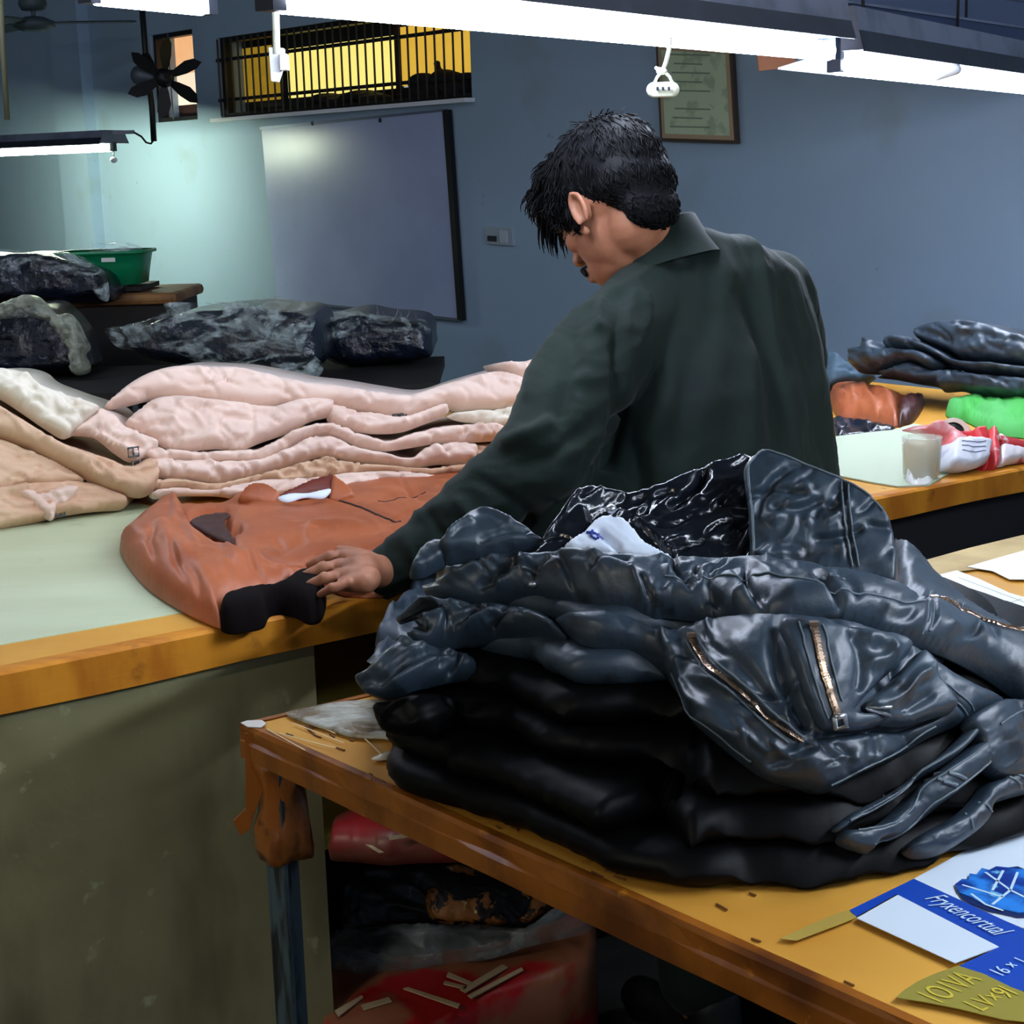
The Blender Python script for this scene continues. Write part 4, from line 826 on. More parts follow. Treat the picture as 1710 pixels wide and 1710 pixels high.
patch('collar', br((625,180),(640,140),(680,102),(760,100),(820,140),(815,175),(790,205),(720,200)), plane(Pz(*br((700,190))[0], TZ+.02), (0, -.6, .8)), brown, th=.014, r=7, step=4, parent=bjk, lift=.006, wr=[(.003, 12, 30, 2, 3)])
patch('collar', br((1075,60),(1110,80),(1150,110),(1180,160),(1130,190),(1060,195),(1060,140)), plane(Pz(*br((1100,180))[0], TZ+.02), (0, -.6, .8)), brown, th=.014, r=7, step=4, parent=bjk, lift=.008)
patch('neck_label', br((815,178),(880,160),(960,158),(1060,138),(1055,165),(1020,185),(940,180),(870,200),(830,195)), plane(Pz(*br((900,190))[0], TZ+.03), (0, -.45, .9)), labelm, th=.004, r=3, step=3, parent=bjk, lift=.016)
mb = MB(); strip(mb, PB, br((1000,195),(1100,228),(1200,262),(1300,308),(1395,345)), .0016, .001); strip(mb, PB, br((800,200),(880,215),(960,195),(1010,200)), .0018, .001)
obj('zipper', mb, metal_d, bjk)
mb = MB(); strip(mb, PB, br((1290,248),(1400,212),(1515,192)), .001, .001); strip(mb, PS, br((600,470),(720,520),(820,556),(920,565)), .001, .001); obj('stitching', mb, mat('seam_brown', (70, 26, 14), .7), bjk)
# ================================================================= the man
man = thing('person', 'man in a dark green long shirt with bowed head, reaching to the brown jacket', 'person', Pd(1225, 800, 2.78)*[1, 1, 0])
skin = mat('skin', (156, 104, 78), .5, bump=(120, .15, .001), var=[(18, (134, 84, 62), .45, .65)], spec=.35)
green = mat('dark_green_cotton', (17, 31, 25), .8, bump=[(160, .15, .001), (10, .25, .008)], var=[(4, (12, 24, 22), .4, .65)], sheen=.05, spec=.2)
hairm = mat('black_hair', (4, 5, 8), .65, spec=.12)
unit = lambda v: np.array(v, float)/np.linalg.norm(v)
az = unit((-.62, .785, 0)); pa = math.radians(34)
hf = az*math.cos(pa)-np.array([0, 0, math.sin(pa)]); hu = az*math.sin(pa)+np.array([0, 0, math.cos(pa)]); hl = np.cross(hu, hf)
HC = Pd(1022, 350, 2.84); hs = 1.06
def hp(f, u, l=0): return HC+(hf*f+hu*u+hl*l)*hs
HM = np.array([hl, hf, hu])
body = MB()
body.ell(hp(-.012, .028), np.array([.072, .094, .088])*hs, HM, 28, 18)        # cranium
body.ell(hp(.012, -.025), np.array([.064, .074, .08])*hs, HM, 24, 14)          # face mass
body.ell(hp(.034, -.068), np.array([.047, .052, .045])*hs, HM, 24, 14)         # jaw
body.ell(hp(.066, -.100), np.array([.022, .018, .016])*hs, HM)                # chin
body.cap(hp(.084, .028, .032), hp(.088, .030, -.032), .013*hs, .013*hs)        # brow ridge
body.cap(hp(.091, .018), hp(.112, -.022), .008*hs, .012*hs)                    # nose
body.ell(hp(.107, -.026, .010), (.007, .009, .007)).ell(hp(.107, -.026, -.010), (.007, .009, .007))
for s in (1, -1):
    body.ell(hp(.056, -.018, .042*s), np.array([.018, .022, .02])*hs, HM)     # cheekbones
    body.ell(hp(.078, .008, .031*s), np.array([.013, .010, .009])*hs, HM)      # lids
body.cap(hp(.089, -.060, .018), hp(.089, -.060, -.018), .008, .008).cap(hp(.086, -.072, .015), hp(.086, -.072, -.015), .009, .009)   # lips
for s in (1, -1):   # ears: helix, lobe and bowl
    pts = []
    for k in range(9):
        th = math.radians(-60+k*36); pts.append(hp(-.020-.014*math.cos(th), -.008+.027*math.sin(th), .077*s+.012*s*(1-abs(math.cos(th))*.1)))
    for p, q in zip(pts, pts[1:]): body.cap(p, q, .0052, .0052, 8)
    body.ell(hp(-.019, -.008, .077*s), (.009, .015, .025), HM)
    body.ell(hp(-.004, -.038, .076*s), (.006, .007, .009), HM)
C7 = Pd(1122, 402, 2.86)
body.cap(C7-np.array([0, 0, .06]), hp(-.035, -.05), .050, .056, 24)
body.cap(C7+hf*.02-np.array([0, 0, .05]), hp(.01, -.07), .05, .045, 24)
TR = [(1115, 396, 2.86, .066, .066), (1165, 430, 2.88, .135, .085), (1180, 470, 2.88, .188, .105), (1187, 540, 2.86, .212, .125), (1202, 650, 2.81, .212, .135), (1224, 800, 2.77, .198, .14), (1236, 950, 2.75, .200, .148)]
def ring(c, a, b, m=48, sc=1.0, tilt=0):
    return [c+te*a*sc*math.cos(2*PI*k/m)+tb*b*sc*math.sin(2*PI*k/m)+np.array([0, 0, -tilt*math.sin(2*PI*k/m)]) for k in range(m)]
cs_ = [Pd(x, y, d) for x, y, d, a, b in TR]; hip = cs_[-1]
body.rings([ring(c, t[3], t[4], 32, .86) for c, t in zip(cs_[::-1], TR[::-1])])
body.ell([hip[0], hip[1], .86], (.15, .12, .13))
Ls, Le, Lw = Pd(1012, 578, 2.70), Pd(906, 762, 2.56), Pd(648, 955, 2.60)
Rs, Re, Rw = Pd(1285, 500, 3.0), Pd(1322, 600, 3.10), Pz(1230, 735, TZ+.05)
for a, b, c in ((Ls, Le, Lw), (Rs, Re, Rw)): body.cap(a, b, .052, .042).cap(b, c, .042, .027)
for s in (1, -1):
    h_ = np.array([hip[0], hip[1], .84])+te*.09*s; kn = h_+tb*.03-[0, 0, .40]; an = np.array([kn[0], kn[1], .08])-tb*.02
    body.cap(h_, kn, .085, .055).cap(kn, an, .052, .035).cap(an-[0, 0, .04]-tb*.03, an-[0, 0, .048]+tb*.15, .032, .026)
# left hand lying on the brown jacket
zt_ = TZ+.040
def zq(px, py, dz=0): return Pz(px, py, zt_+dz)
body.cap(Lw, zq(608, 952, .018), .027, .026)
body.cap(zq(612, 940, .018), zq(572, 928, .012), .021, .014).cap(zq(612, 955, .018), zq(566, 946, .012), .022, .014).cap(zq(614, 966, .014), zq(566, 962, .010), .021, .013).cap(zq(612, 972, .012), zq(574, 976, .006), .018, .012)
FN = [((574, 926), (551, 929), (530, 937), (516, 943), .0092), ((566, 944), (540, 948), (520, 956), (506, 962), .0095), ((566, 960), (542, 966), (524, 973), (512, 979), .0092), ((574, 975), (556, 982), (543, 988), (534, 993), .0080)]
for k, (a, b, c, d, r_) in enumerate(FN):
    A_, B_, C_, D_ = zq(*a, .012), zq(*b, .016), zq(*c, .008), zq(*d, .0)
    body.cap(A_, B_, r_*1.05, r_, 12).cap(B_, C_, r_, r_*.92, 12).cap(C_, D_, r_*.92, r_*.78, 12)
    body.ell(A_+[0, 0, .003], (.011, .011, .009)); body.ell(B_+[0, 0, .001], (r_*1.12,)*3)
T0, T1, T2, T3 = zq(622, 940, .002), zq(602, 926, .0), zq(580, 920, -.004), zq(566, 918, -.008)
body.cap(T0, T1, .015, .012, 12).cap(T1, T2, .0115, .010, 12).cap(T2, T3, .010, .0085, 12)
# right hand, resting on the table in front of him
pr_ = Rw
body.cap(pr_, pr_-te*.05+[0, 0, -.012], .025, .024)
for k in range(4):
    q = pr_-te*.07+tb*(.03-.02*k)-[0, 0, .02]; body.cap(q, q-te*(.035)+[0, 0, .004], .0095, .009, 10).cap(q-te*.035+[0, 0, .004], q-te*(.07-.006*abs(k-1))-[0, 0, .008], .009, .0075, 10)
q = pr_-te*.03+tb*.03-[0, 0, .01]; body.cap(q, q-te*.03+tb*.02-[0, 0, .01], .013, .01, 10).cap(q-te*.03+tb*.02-[0, 0, .01], q-te*.055+tb*.022-[0, 0, .015], .01, .008, 10)
V, N, Fc = remesh(body, 'body', .0036, 6, .5)
objVF('body', V, Fc, skin, man)
# --- shirt
sh = MB()
hem = [np.array([hip[0]-.0, hip[1], z]) for z in (.86, .70, .52)]
sh.rings([ring(hem[2], .25, .18)]+[ring(hem[1], .235, .17), ring(hem[0], .215, .16)]+[ring(c, t[3], t[4], tilt=.02 if i < 3 else 0) for i, (c, t) in reversed(list(enumerate(zip(cs_, TR))))])
sh.ell(Ls+(Rs-Ls)*.06, (.078, .078, .08)).ell(Rs, (.078, .078, .08))
el = (Ls+Le)/2
sh.cap(Ls, el, .082, .076, 24).cap(el, Le, .078, .068, 24)
fm = Le+(Lw-Le)*.5
sh.cap(Pd(935, 830, 2.60), Pd(915, 900, 2.62), .05, .05, 20).cap(Pd(1050, 700, 2.76), Pd(1010, 940, 2.72), .085, .10, 24).cap(Pd(960, 800, 2.64), Pd(1020, 930, 2.70), .055, .09, 20)
sh.cap(Le, fm, .068, .053, 24).cap(fm, Lw, .053, .032, 24)
sh.cap(cs_[1]-te*.03-[0, 0, .02], Ls+[0, 0, .0], .07, .078, 24)
sh.cap(Rs, Re, .075, .06, 24).cap(Re, Rw, .058, .036, 24)
V, N, Fc = remesh(sh, 'shirt', .0062, 14, .6)
px, py = topx(V); front = (N @ fw) < .2
u = V @ te; v = V[:, 2]; w = V @ tb
# long soft folds down the back and sleeves
dsp = .018*wrinkle(u*100, v*100, 7.0, math.radians(82), 4.5, 5)+.006*wrinkle(u*100, v*100, 3.2, math.radians(70), 3.5, 9)+.003*(fbm(u*14, v*14, w*14, 3)-.5)
arm = dpoly(px, py, np.array([(1000, 520), (900, 760), (648, 955)]), False)[0] < 85
dsp = np.where(arm, .4*dsp+.013*wrinkle(px/10, py/10, 4.2, math.radians(-25), 2.2, 31)+.004*wrinkle(px/10, py/10, 2.0, math.radians(15), 2, 7), dsp)
for pts, wd_, dz in ([((1035, 500), (1028, 600), (1030, 700), (1005, 800), (985, 880)), 12, -.022], [((1060, 480), (1050, 520), (1045, 560)), 8, .006], [((1010, 490), (1000, 530), (1004, 560)), 6, .010],
    [((1225, 470), (1270, 560), (1290, 660), (1300, 780)), 16, -.010], [((1200, 520), (1190, 640), (1160, 760), (1130, 830)), 22, .011], [((1150, 560), (1140, 680), (1100, 790)), 16, -.010], [((1255, 560), (1250, 680), (1240, 800)), 20, .008],
    [((1340, 560), (1350, 660), (1365, 780)), 12, -.007], [((830, 745), (880, 730), (930, 700)), 12, .014], [((850, 780), (920, 760), (990, 700)), 12, -.012], [((930, 520), (905, 600), (880, 680)), 12, .008], [((960, 540), (950, 640), (930, 720)), 14, -.010],
    [((760, 830), (800, 870), (830, 930)), 10, .009], [((720, 860), (750, 910), (765, 960)), 8, -.009], [((680, 900), (700, 940), (705, 975)), 7, .007], [((790, 800), (850, 830), (900, 880)), 10, -.008], [((1170, 375), (1130, 420), (1060, 470), (985, 500)), 7, .005], [((1165, 390), (1240, 405), (1320, 455)), 8, .005]):
    q = crom(pts, 5, False); d, t = dpoly(px, py, q, False); dsp = dsp+np.where(front, dz*np.clip(np.minimum(t, 1-t)*5, .1, 1)*np.exp(-(d/wd_)**2), 0)
nk = np.linalg.norm(V-cs_[0], axis=1); dsp *= np.clip((nk-.06)/.1, 0, 1)
V = V+N*dsp[:, None]
shirt = objVF('long_shirt', V, Fc, green, man)
# collar band and shoulder seam, cuff
ca = unit(tb*.38-te*.12+np.array([0, 0, 1.])); cc = Pd(1100, 394, 2.84)
a_ = unit(np.cross(ca, [0, 0, 1])); b_ = np.cross(ca, a_); R = []
for (r0, h0) in ((.092, -.055), (.079, -.02), (.071, .018), (.068, .021), (.065, .016), (.069, -.05)):
    R.append([cc+ca*(h0+.006*math.sin(2*PI*k/40))+(a_*math.cos(2*PI*k/40)+b_*math.sin(2*PI*k/40))*r0*(1+.02*math.sin(k*.9)) for k in range(40)])
obj('collar', MB().rings(R, cap=False), green, shirt, smooth=True)
cd = unit(Lw-fm); a_ = unit(np.cross(cd, [0, 0, 1])); b_ = np.cross(cd, a_)
R = [[Lw+cd*h+(a_*math.cos(2*PI*k/32)+b_*math.sin(2*PI*k/32))*r_*(1+.04*math.sin(3*k/5)) for k in range(32)] for r_, h in ((.040, -.035), (.041, -.01), (.040, .022), (.036, .026), (.034, .02), (.034, -.03))]
obj('cuff', MB().rings(R, cap=False), green, shirt, smooth=True)
# trousers below the shirt
tr_ = MB()
shoem = mat('black_shoe', (12, 12, 13), .5)
for s in (1, -1):
    q = np.array([hip[0], hip[1], .0])+te*.09*s+tb*.01
    so_ = MB().cap(q-tb*.05+[0, 0, .042], q+tb*.16+[0, 0, .038], .042, .037, 18).cap(q-tb*.05+[0, 0, .05], q-tb*.03+[0, 0, .10], .042, .05, 18)
    V, N, Fc = remesh(so_, 'shoe', .006, 3); objVF('shoe', V, Fc, shoem, man)
for s in (1, -1):
    h_ = np.array([hip[0], hip[1], .84])+te*.09*s; kn = h_+tb*.03-[0, 0, .40]; an = np.array([kn[0], kn[1], .14])-tb*.02
    tr_.cap(h_, kn, .11, .09).cap(kn, an, .09, .075)
V, N, Fc = remesh(tr_, 'tr', .01, 4); objVF('trousers', V, Fc, green, man)
# --- hair
hr_ = MB()
hr_.ell(hp(-.022, .050), np.array([.084, .104, .088])*hs, HM, 28, 18)
hr_.ell(hp(.035, .088), np.array([.066, .062, .045])*hs, HM, 20, 12)
hr_.ell(hp(.078, .080, .01), np.array([.05, .036, .036])*hs, HM, 20, 12)
hr_.ell(hp(-.070, .010), np.array([.074, .050, .062])*hs, HM, 24, 14)
hr_.ell(hp(-.078, -.042), np.array([.056, .030, .044])*hs, HM, 20, 12)
hr_.ell(hp(.030, .036, .060), np.array([.016, .030, .034])*hs, HM, 16, 10)      # side hair in front of the ear
hr_.ell(hp(.030, .036, -.060), np.array([.016, .030, .034])*hs, HM, 16, 10)
hr_.cap(hp(.014, .010, .071), hp(.018, -.022, .068), .010, .006); hr_.cap(hp(.014, .010, -.071), hp(.018, -.022, -.068), .010, .006)
V, N, Fc = remesh(hr_, 'hair', .004, 22, .6)
rel = (V-HC)/hs; cf_, cu_, cl_ = rel @ hf, rel @ hu, rel @ hl
hb_ = MB(); hb_.v = [tuple(p) for p in V]; hb_.f = list(Fc)
rng = random.Random(7); K_ = hp(-.055, .150)
for k in range(3600):
    i = rng.randrange(len(V)); p = V[i]; n = N[i]; fr = max(0, min(1, (cf_[i]+.03)/.12))
    if cu_[i] < -.02 and cf_[i] > -.02: continue
    d_ = p-K_; d_ = d_-n*(d_ @ n); d_ = unit(d_+hf*.05*fr+np.array([rng.gauss(0, 1) for _ in range(3)])*(.012+.02*fr)); L = rng.uniform(.022, .04)*(.7+.5*fr)
    if cu_[i] < .0: L *= .5
    side = unit(np.cross(n, d_)); lift = (.0035+.010*fr*(cu_[i] > .03))*rng.uniform(.4, 1.2); ph = rng.uniform(0, 6); pts = []
    for j in range(5):
        t = j/4; pts.append(p-n*.002+d_*L*t+n*lift*math.sin(t*2.3)+side*(.003+.004*fr)*math.sin(ph+t*3)-n*.10*L*t*t)
    hb_.tube(pts, [.0013, .0016, .0014, .0010, .0004], 4)
for k in range(34):     # forelocks falling before the brow
    p = hp(.098+.01*rng.random(), .062+.01*rng.random(), -.03+.07*k/33); L = rng.uniform(.02, .05)
    pts = [p+(hf*.10*math.sin(t*1.6)*.3-hu*L*t*1.0-np.array([0, 0, 1])*L*t*.45) for t in np.linspace(0, 1, 6)]
    hb_.tube(pts, [.003, .0032, .0028, .002, .0013, .0005], 6)
obj('hair', hb_, hairm, man, smooth=True)
mo = MB()
mo.cap(hp(.100, -.044, 0), hp(.090, -.054, .024), .007, .0055).cap(hp(.100, -.044, 0), hp(.090, -.054, -.024), .007, .0055).cap(hp(.090, -.054, .024), hp(.083, -.066, .029), .0055, .004).cap(hp(.090, -.054, -.024), hp(.083, -.066, -.029), .0055, .004)
V, N, Fc = remesh(mo, 'mo', .0018, 2); objVF('moustache', V, Fc, hairm, man)
for s in (1, -1):
    objVF('eyebrow', *(lambda t: (t[0], t[2]))(remesh(MB().cap(hp(.099, .030, .012*s), hp(.096, .036, .030*s), .0035, .004).cap(hp(.096, .036, .030*s), hp(.080, .030, .050*s), .004, .0025), 'eb', .0015, 2)), hairm, man)
    obj('eye', MB().ell(hp(.082, .008, .031*s), (.010, .010, .010), seg=16, rg=10), mat('eye_dark', (30, 22, 20), .2), man, smooth=True)
# ================================================================= wrapped garments at the back
navy = mat('navy_garment', (16, 26, 44), .28, spec=.8, bump=[(5, .9, .06), (14, .6, .025)], var=(5, (8, 12, 22), .4, .6))
film = mat('clear_film', (200, 215, 215), .15, an=(6, .47, .68, .02, .8, (1, 1, 2.5)), bump=[(9, 1.0, .05), (24, .8, .02)], spec=.8)  # white streaks in the alpha stand in for shine on the film
film2 = mat('milky_film', (190, 195, 175), .3, an=(10, .35, .6, .25, .85), bump=[(9, 1.0, .05), (26, .8, .02)], spec=.7)
dark_w = mat('dark_stained_wood', (26, 22, 20), .7)
def backpile(label, layers, films, base, tilt, grp, th=.10, bk_=.5, depth=6.2, z=.8):
    A = Pd(*base[0], depth); A[2] = z; B = Pz(*base[1], z)
    s = plane(Pz(*base[0], z), (-.15, -math.cos(tilt), math.sin(tilt)))
    r = thing('wrapped_garments', label, 'garments', Pz(*base[2], z), grp)
    for k, (o, lf) in enumerate(layers): patch('garment', o, s, navy, th=th, r=14, step=6, lift=lf, back=(0, bk_, 0), parent=r, wr=[(.02, 24, 10, 2.5, 3+k), (.008, 9, 20, 2, 8)])
    for k, (o, lf, m) in enumerate(films): patch('plastic_film', o, s, m, th=th*.6, r=10, step=4, lift=lf, parent=r, wr=[(.035, 14, 30*k-20, 2.2, 13+k), (.02, 6, 60, 1.6, 8)])
    return r
zM = .80
# low dark bench carrying the film wrapped piles
bq = [Pz(-60, 640, zM), Pz(728, 640, zM)]
be = thing('dark_bench', 'dark bench behind the beige jackets carrying the film wrapped garments', 'bench', [(bq[0][0]+bq[1][0])/2, 6.6, 0])
yb = bq[1][1]; xa, xb = Pz(-60, 640, zM)[0]-.3, bq[1][0]
obj('top', MB().box(((xa+xb)/2, yb+.45, zM-.02), (xb-xa, .9, .04)), dark_w, be)
obj('front_panel', MB().box(((xa+xb)/2, yb+.06, (zM-.04)/2), (xb-xa-.04, .02, zM-.04)), MT['dark_board'], be)
for k in range(4):
    x_ = [Pd(134, 700, yb)[0], Pd(222, 640, yb)[0], xb-.02, xa+.02][k]
    obj('leg', MB().box((x_, yb+.02, (zM-.04)/2), (.02, .02, zM-.04)), mat('grey_leg', (62, 70, 74), .5, .4), be)
backpile('film wrapped dark garments under the whiteboard, at the left end of that row', [(l5((960,700),(1150,600),(1400,560),(1700,540),(1900,560),(2100,600),(2150,900),(1900,960),(1500,930),(1150,900),(900,830)), 0)],
  [(l5((755,700),(800,690),(960,660),(1150,590),(1180,560),(1400,560),(1560,545),(1750,560),(1900,600),(1800,850),(1500,960),(1250,880),(1000,840),(860,830),(780,780)), .06, film), (g6((260,170),(380,150),(560,150),(720,130),(850,180),(820,320),(880,400),(820,460),(640,440),(500,400),(380,330)), .08, film)], [(300, 640), (500, 640), (400, 645)], .3, 'wrapped garments on the dark bench')
backpile('dark blue garments with frayed film sticking up, under the whiteboard corner', [(g6((740,240),(860,210),(1000,178),(1100,195),(1260,215),(1285,300),(1270,350),(1100,370),(950,380),(860,350)), 0)],
  [(g6((760,230),(880,190),(960,160),(1080,185),(1240,200),(1280,215),(1285,260),(1200,260),(1000,280),(900,300),(800,300)), .05, film)], [(560, 615), (715, 615), (640, 620)], .2, 'wrapped garments on the dark bench', th=.08)
fr = thing('film_fringe', 'wispy frayed plastic ends standing up before the whiteboard bottom', 'plastic', Pd(660, 540, 6.6))
mb = MB(); rng = random.Random(4)
for k in range(9):
    x_ = 600+k*11+rng.uniform(-4, 4); h_ = rng.uniform(12, 30); P = Pd(x_, 534, 6.6); Q = Pd(x_+rng.uniform(-7, 7), 534-h_, 6.6)
    o = obj('film_shred', MB().tube([P, (P+Q)/2+[.008, 0, 0], Q], [.006, .004, .001], 5, .3), mat('white_film_shred', (150, 160, 170), .4, alpha=.6), fr)
backpile('film wrapped dark garments on the dark wooden cabinet at the left edge', [(l5((-300,200),(0,190),(150,175),(300,180),(450,215),(600,260),(700,310),(740,380),(750,480),(700,500),(400,500),(0,500),(-300,500)), 0)],
  [(l5((-300,180),(0,165),(120,160),(250,190),(400,180),(560,210),(680,270),(745,340),(760,500),(690,490),(600,380),(300,330),(0,330),(-300,350)), .06, film)], [(-60, 506), (190, 506), (80, 506)], .3, 'wrapped garments at the left edge', z=1.04, th=.09, bk_=.3)
backpile('dark garments under a crumpled milky film sheet, below the upper left pile', [(l5((-300,560),(0,560),(200,520),(330,520),(430,600),(520,720),(560,850),(560,960),(300,980),(-300,980)), 0)],
  [(l5((-300,530),(0,530),(150,500),(230,470),(310,480),(380,540),(440,600),(510,590),(570,640),(620,740),(655,820),(620,860),(650,920),(640,980),(540,990),(520,860),(440,730),(330,640),(100,640),(-300,660)), .07, film2)], [(-60, 632), (140, 632), (60, 632)], .25, 'wrapped garments at the left edge', z=.80, th=.1, bk_=.25)
# cabinet with wooden top and the green basket
cz = 1.03; cA = Pd(298, 486, 7.4); cz = float(cA[2])
cb = thing('wooden_cabinet', 'dark cabinet with a tan rounded wooden top holding the green basket', 'cabinet', (cA[0]-.6, cA[1]+.3, 0))
obj('body', MB().box((cA[0]-.75, cA[1]+.30, (cz-.06)/2), (1.44, .6, cz-.06)), dark_w, cb)
obj('top', MB().box((cA[0]-.76, cA[1]+.30, cz-.03), (1.52, .68, .05)), mat('tan_wood', (150, 104, 56), .6, var=(8, (110, 70, 34), .4, .6)), cb, bevel=.02)
obj('board', MB().box((cA[0]-.55, cA[1]+.26, cz+.012), (.75, .4, .02)), dark_w, cb)
gb = Pd(180, 472, 7.55); gz = cz+.03
gcol = mat('green_plastic', (4, 128, 82), .35, bump=(10, .2, .01))
gbt = thing('green_basket', 'green plastic basket with a white sticker on the wooden cabinet', 'basket', (gb[0], gb[1], gz))
def bring(w, d, z_, cx=gb[0], cy=gb[1]): return [np.array([cx+w*math.copysign(abs(math.cos(t))**.5, math.cos(t)), cy+d*math.copysign(abs(math.sin(t))**.5, math.sin(t)), gz+z_]) for t in np.linspace(0, 2*PI, 40, endpoint=False)]
obj('tub', MB().rings([bring(.15, .13, 0), bring(.17, .15, .005), bring(.185, .16, .09), bring(.195, .17, .14), bring(.205, .18, .145), bring(.19, .165, .14), bring(.175, .155, .09), bring(.155, .135, .012)]), gcol, gbt, smooth=True)
obj('rim', MB().rings([bring(.20, .172, .135), bring(.212, .184, .138), bring(.212, .184, .150), bring(.196, .168, .150)], cap=False), gcol, gbt, smooth=True)
obj('sticker', MB().box((gb[0]+.05, gb[1]-.172, gz+.115), (.06, .004, .018)), papm, gbt)
patch('film_inside', l5((560,150),(620,110),(760,100),(900,120),(925,150),(900,175),(700,180)), plane((gb[0], gb[1]-.05, gz), (0, -1, .2)), film, th=.02, r=6, step=4, parent=gbt, back=(0, .08, 0), wr=[(.01, 8, 20, 2, 3)])
# ================================================================= right half of the long table
SK = vplane((1452, 668), (1740, 702), TZ, .45); gK = 'black jackets piled at the right on the long table'; lk = Pz(1590, 670, TZ)
WK = [(.010, 26, 15, 2.4, 3), (.005, 11, 40, 2, 8)]
def kj(label, o, lf, th_, m=leather, bb=.35, sd=0, folds=(), nm='leather_jacket', cat='jacket', grp=gK, surf=None, wr=None, parts='body', r_=9):
    r = thing(nm, label, cat, lk if surf is None else Pz(*np.mean(o, 0), TZ), grp)
    patch(parts, o, surf or SK, m, th=th_, r=r_, step=4, lift=lf, af=(14, 15, 45, 40, 3, -.008, 3+sd), back=np.array([.06, .14, 0]) if surf is None else None, parent=r, wr=wr or [(a, b, c+sd*9, d, e+sd) for a, b, c, d, e in WK], folds=folds); return r
kj('topmost black leather jacket of the right hand pile, domed against the wall', r8((858,300),(900,255),(1030,225),(1160,205),(1250,210),(1400,238),(1550,290),(1750,360),(1750,520),(1550,520),(1400,505),(1200,490),(1120,440),(1000,400),(880,350)), .02, .08, folds=[(r8((900,300),(1050,340),(1200,420)), 5, -.01), (r8((1250,380),(1350,330),(1500,380)), 5, -.012), (r8((1200,300),(1400,330)), 6, .01)])
kj('black leather jacket with a shiny snap in the middle of the right hand pile', r8((660,420),(670,350),(700,325),(790,325),(860,340),(960,380),(1080,440),(1180,500),(1400,520),(1750,560),(1750,620),(1500,600),(1250,580),(1100,520),(940,450),(820,430)), .05, .05, sd=1)
kj('black leather jacket with a raised collar end, left in the right hand pile', r8((440,490),(460,440),(500,420),(535,420),(538,352),(600,362),(645,385),(660,430),(800,430),(950,450),(1060,520),(1000,570),(850,520),(680,560),(560,590),(470,580),(440,550)), .06, .06, sd=2)
kj('lowest black leather jacket of the right hand pile, lying on the tan table top', r8((560,595),(700,550),(850,510),(1000,560),(1150,560),(1300,590),(1750,640),(1750,760),(1300,730),(1180,700),(1050,705),(1000,670),(850,645),(700,615)), .04, .05, sd=3)
kj('folded orange brown leather piece on the long table, to the right of the man', r8((150,690),(190,655),(260,645),(340,650),(430,670),(520,695),(640,720),(700,735),(720,760),(650,770),(640,850),(640,915),(560,905),(460,885),(340,860),(230,850),(180,800)), .002, .045, m=brown, nm='brown_jacket', grp=None, surf=flat(TZ), wr=[(.010, 20, 60, 2, 3), (.005, 9, 30, 2, 5)], r_=22)
o_ = bpy.data.objects['brown_jacket.001']; patch('sleeve_opening', r8((655,775),(700,745),(770,735),(830,738),(800,815),(745,885),(680,905),(640,915),(640,840)), flat(TZ), mat('maroon_lining', (60, 22, 20), .5), th=.035, r=8, step=3, parent=o_, wr=[(.01, 8, 60, 2, 3)])
kj('flat dark cloth lying under the folded orange brown leather', r8((180,850),(300,860),(450,890),(620,925),(610,945),(480,955),(300,970),(200,980)), .0, .012, m=navy, nm='dark_cloth', cat='cloth', grp=None, surf=flat(TZ))
kj('small grey blue garment corner just right of the man’s back', r8((100,400),(160,430),(210,470),(260,510),(340,520),(400,570),(435,605),(330,635),(180,650),(60,640)), .0, .06, m=mat('slate_cloth', (60, 84, 100), .7), nm='grey_garment', cat='garment', grp=None, surf=vplane((1385, 655), (1460, 645), TZ, .4))
kj('bright green knitted garment at the right edge of the long table', r8((978,835),(990,805),(1060,785),(1150,775),(1170,725),(1200,715),(1280,755),(1340,720),(1400,670),(1460,655),(1600,690),(1750,740),(1750,1010),(1500,995),(1350,975),(1260,950),(1160,900),(1090,870),(1010,850)), .002, .05, m=mat('bright_green_knit', (78, 172, 84), .8, var=(6, (60, 170, 60), .4, .6)), nm='green_garment', cat='garment', grp=None, surf=flat(TZ), wr=[(.010, 18, 15, 3, 3), (.005, 8, 10, 2, 5)], r_=14,
   folds=[(r8((1120,830),(1220,900),(1350,940),(1500,960)), 4, -.012), (r8((1340,730),(1400,780),(1550,800)), 4, -.012), (r8((1180,730),(1240,790),(1300,800)), 4, -.01)])
def sheet(name, label, cat, pxs, m, z=TZ, t=.0006, grp=None, parent=None):
    P = [Pz(*p, z) for p in pxs]; o = obj(name, MB().prism(P, (0, 0, t)), m, parent)
    if parent is None: tag(o, label, cat, grp)
    return o
sheet('white_board', 'large pale sheet lying flat at the man’s right', 'sheet', r8((-400,1090),(200,985),(620,935),(760,893),(900,930),(1060,1090),(1010,1240),(860,1335),(640,1342),(450,1312),(200,1262),(-300,1180)), mat('pale_sheet', (186, 198, 172), .7, spec=.2), TZ+.0012, .003)
cu = Pz(*r8((805,1270))[0], TZ+.005); cr_ = 34/2800*float(cu[1])
tu = thing('plastic_tumbler', 'clear plastic tumbler of brownish liquid on the pale sheet', 'tumbler', cu)
obj('cup', MB().lathe(cu, [(cr_*.86, 0), (cr_*.9, .002), (cr_, .085), (cr_*.96, .086), (cr_*.87, .006), (0, .004)], 36), mat('clear_plastic', (225, 225, 210), .08, alpha=.35, spec=.8), tu, smooth=True)
obj('contents', MB().lathe(cu+[0, 0, .005], [(0, 0), (cr_*.84, 0), (cr_*.92, .068), (0, .068)], 36), mat('tan_liquid', (214, 196, 150), .3, alpha=.6), tu, smooth=True)
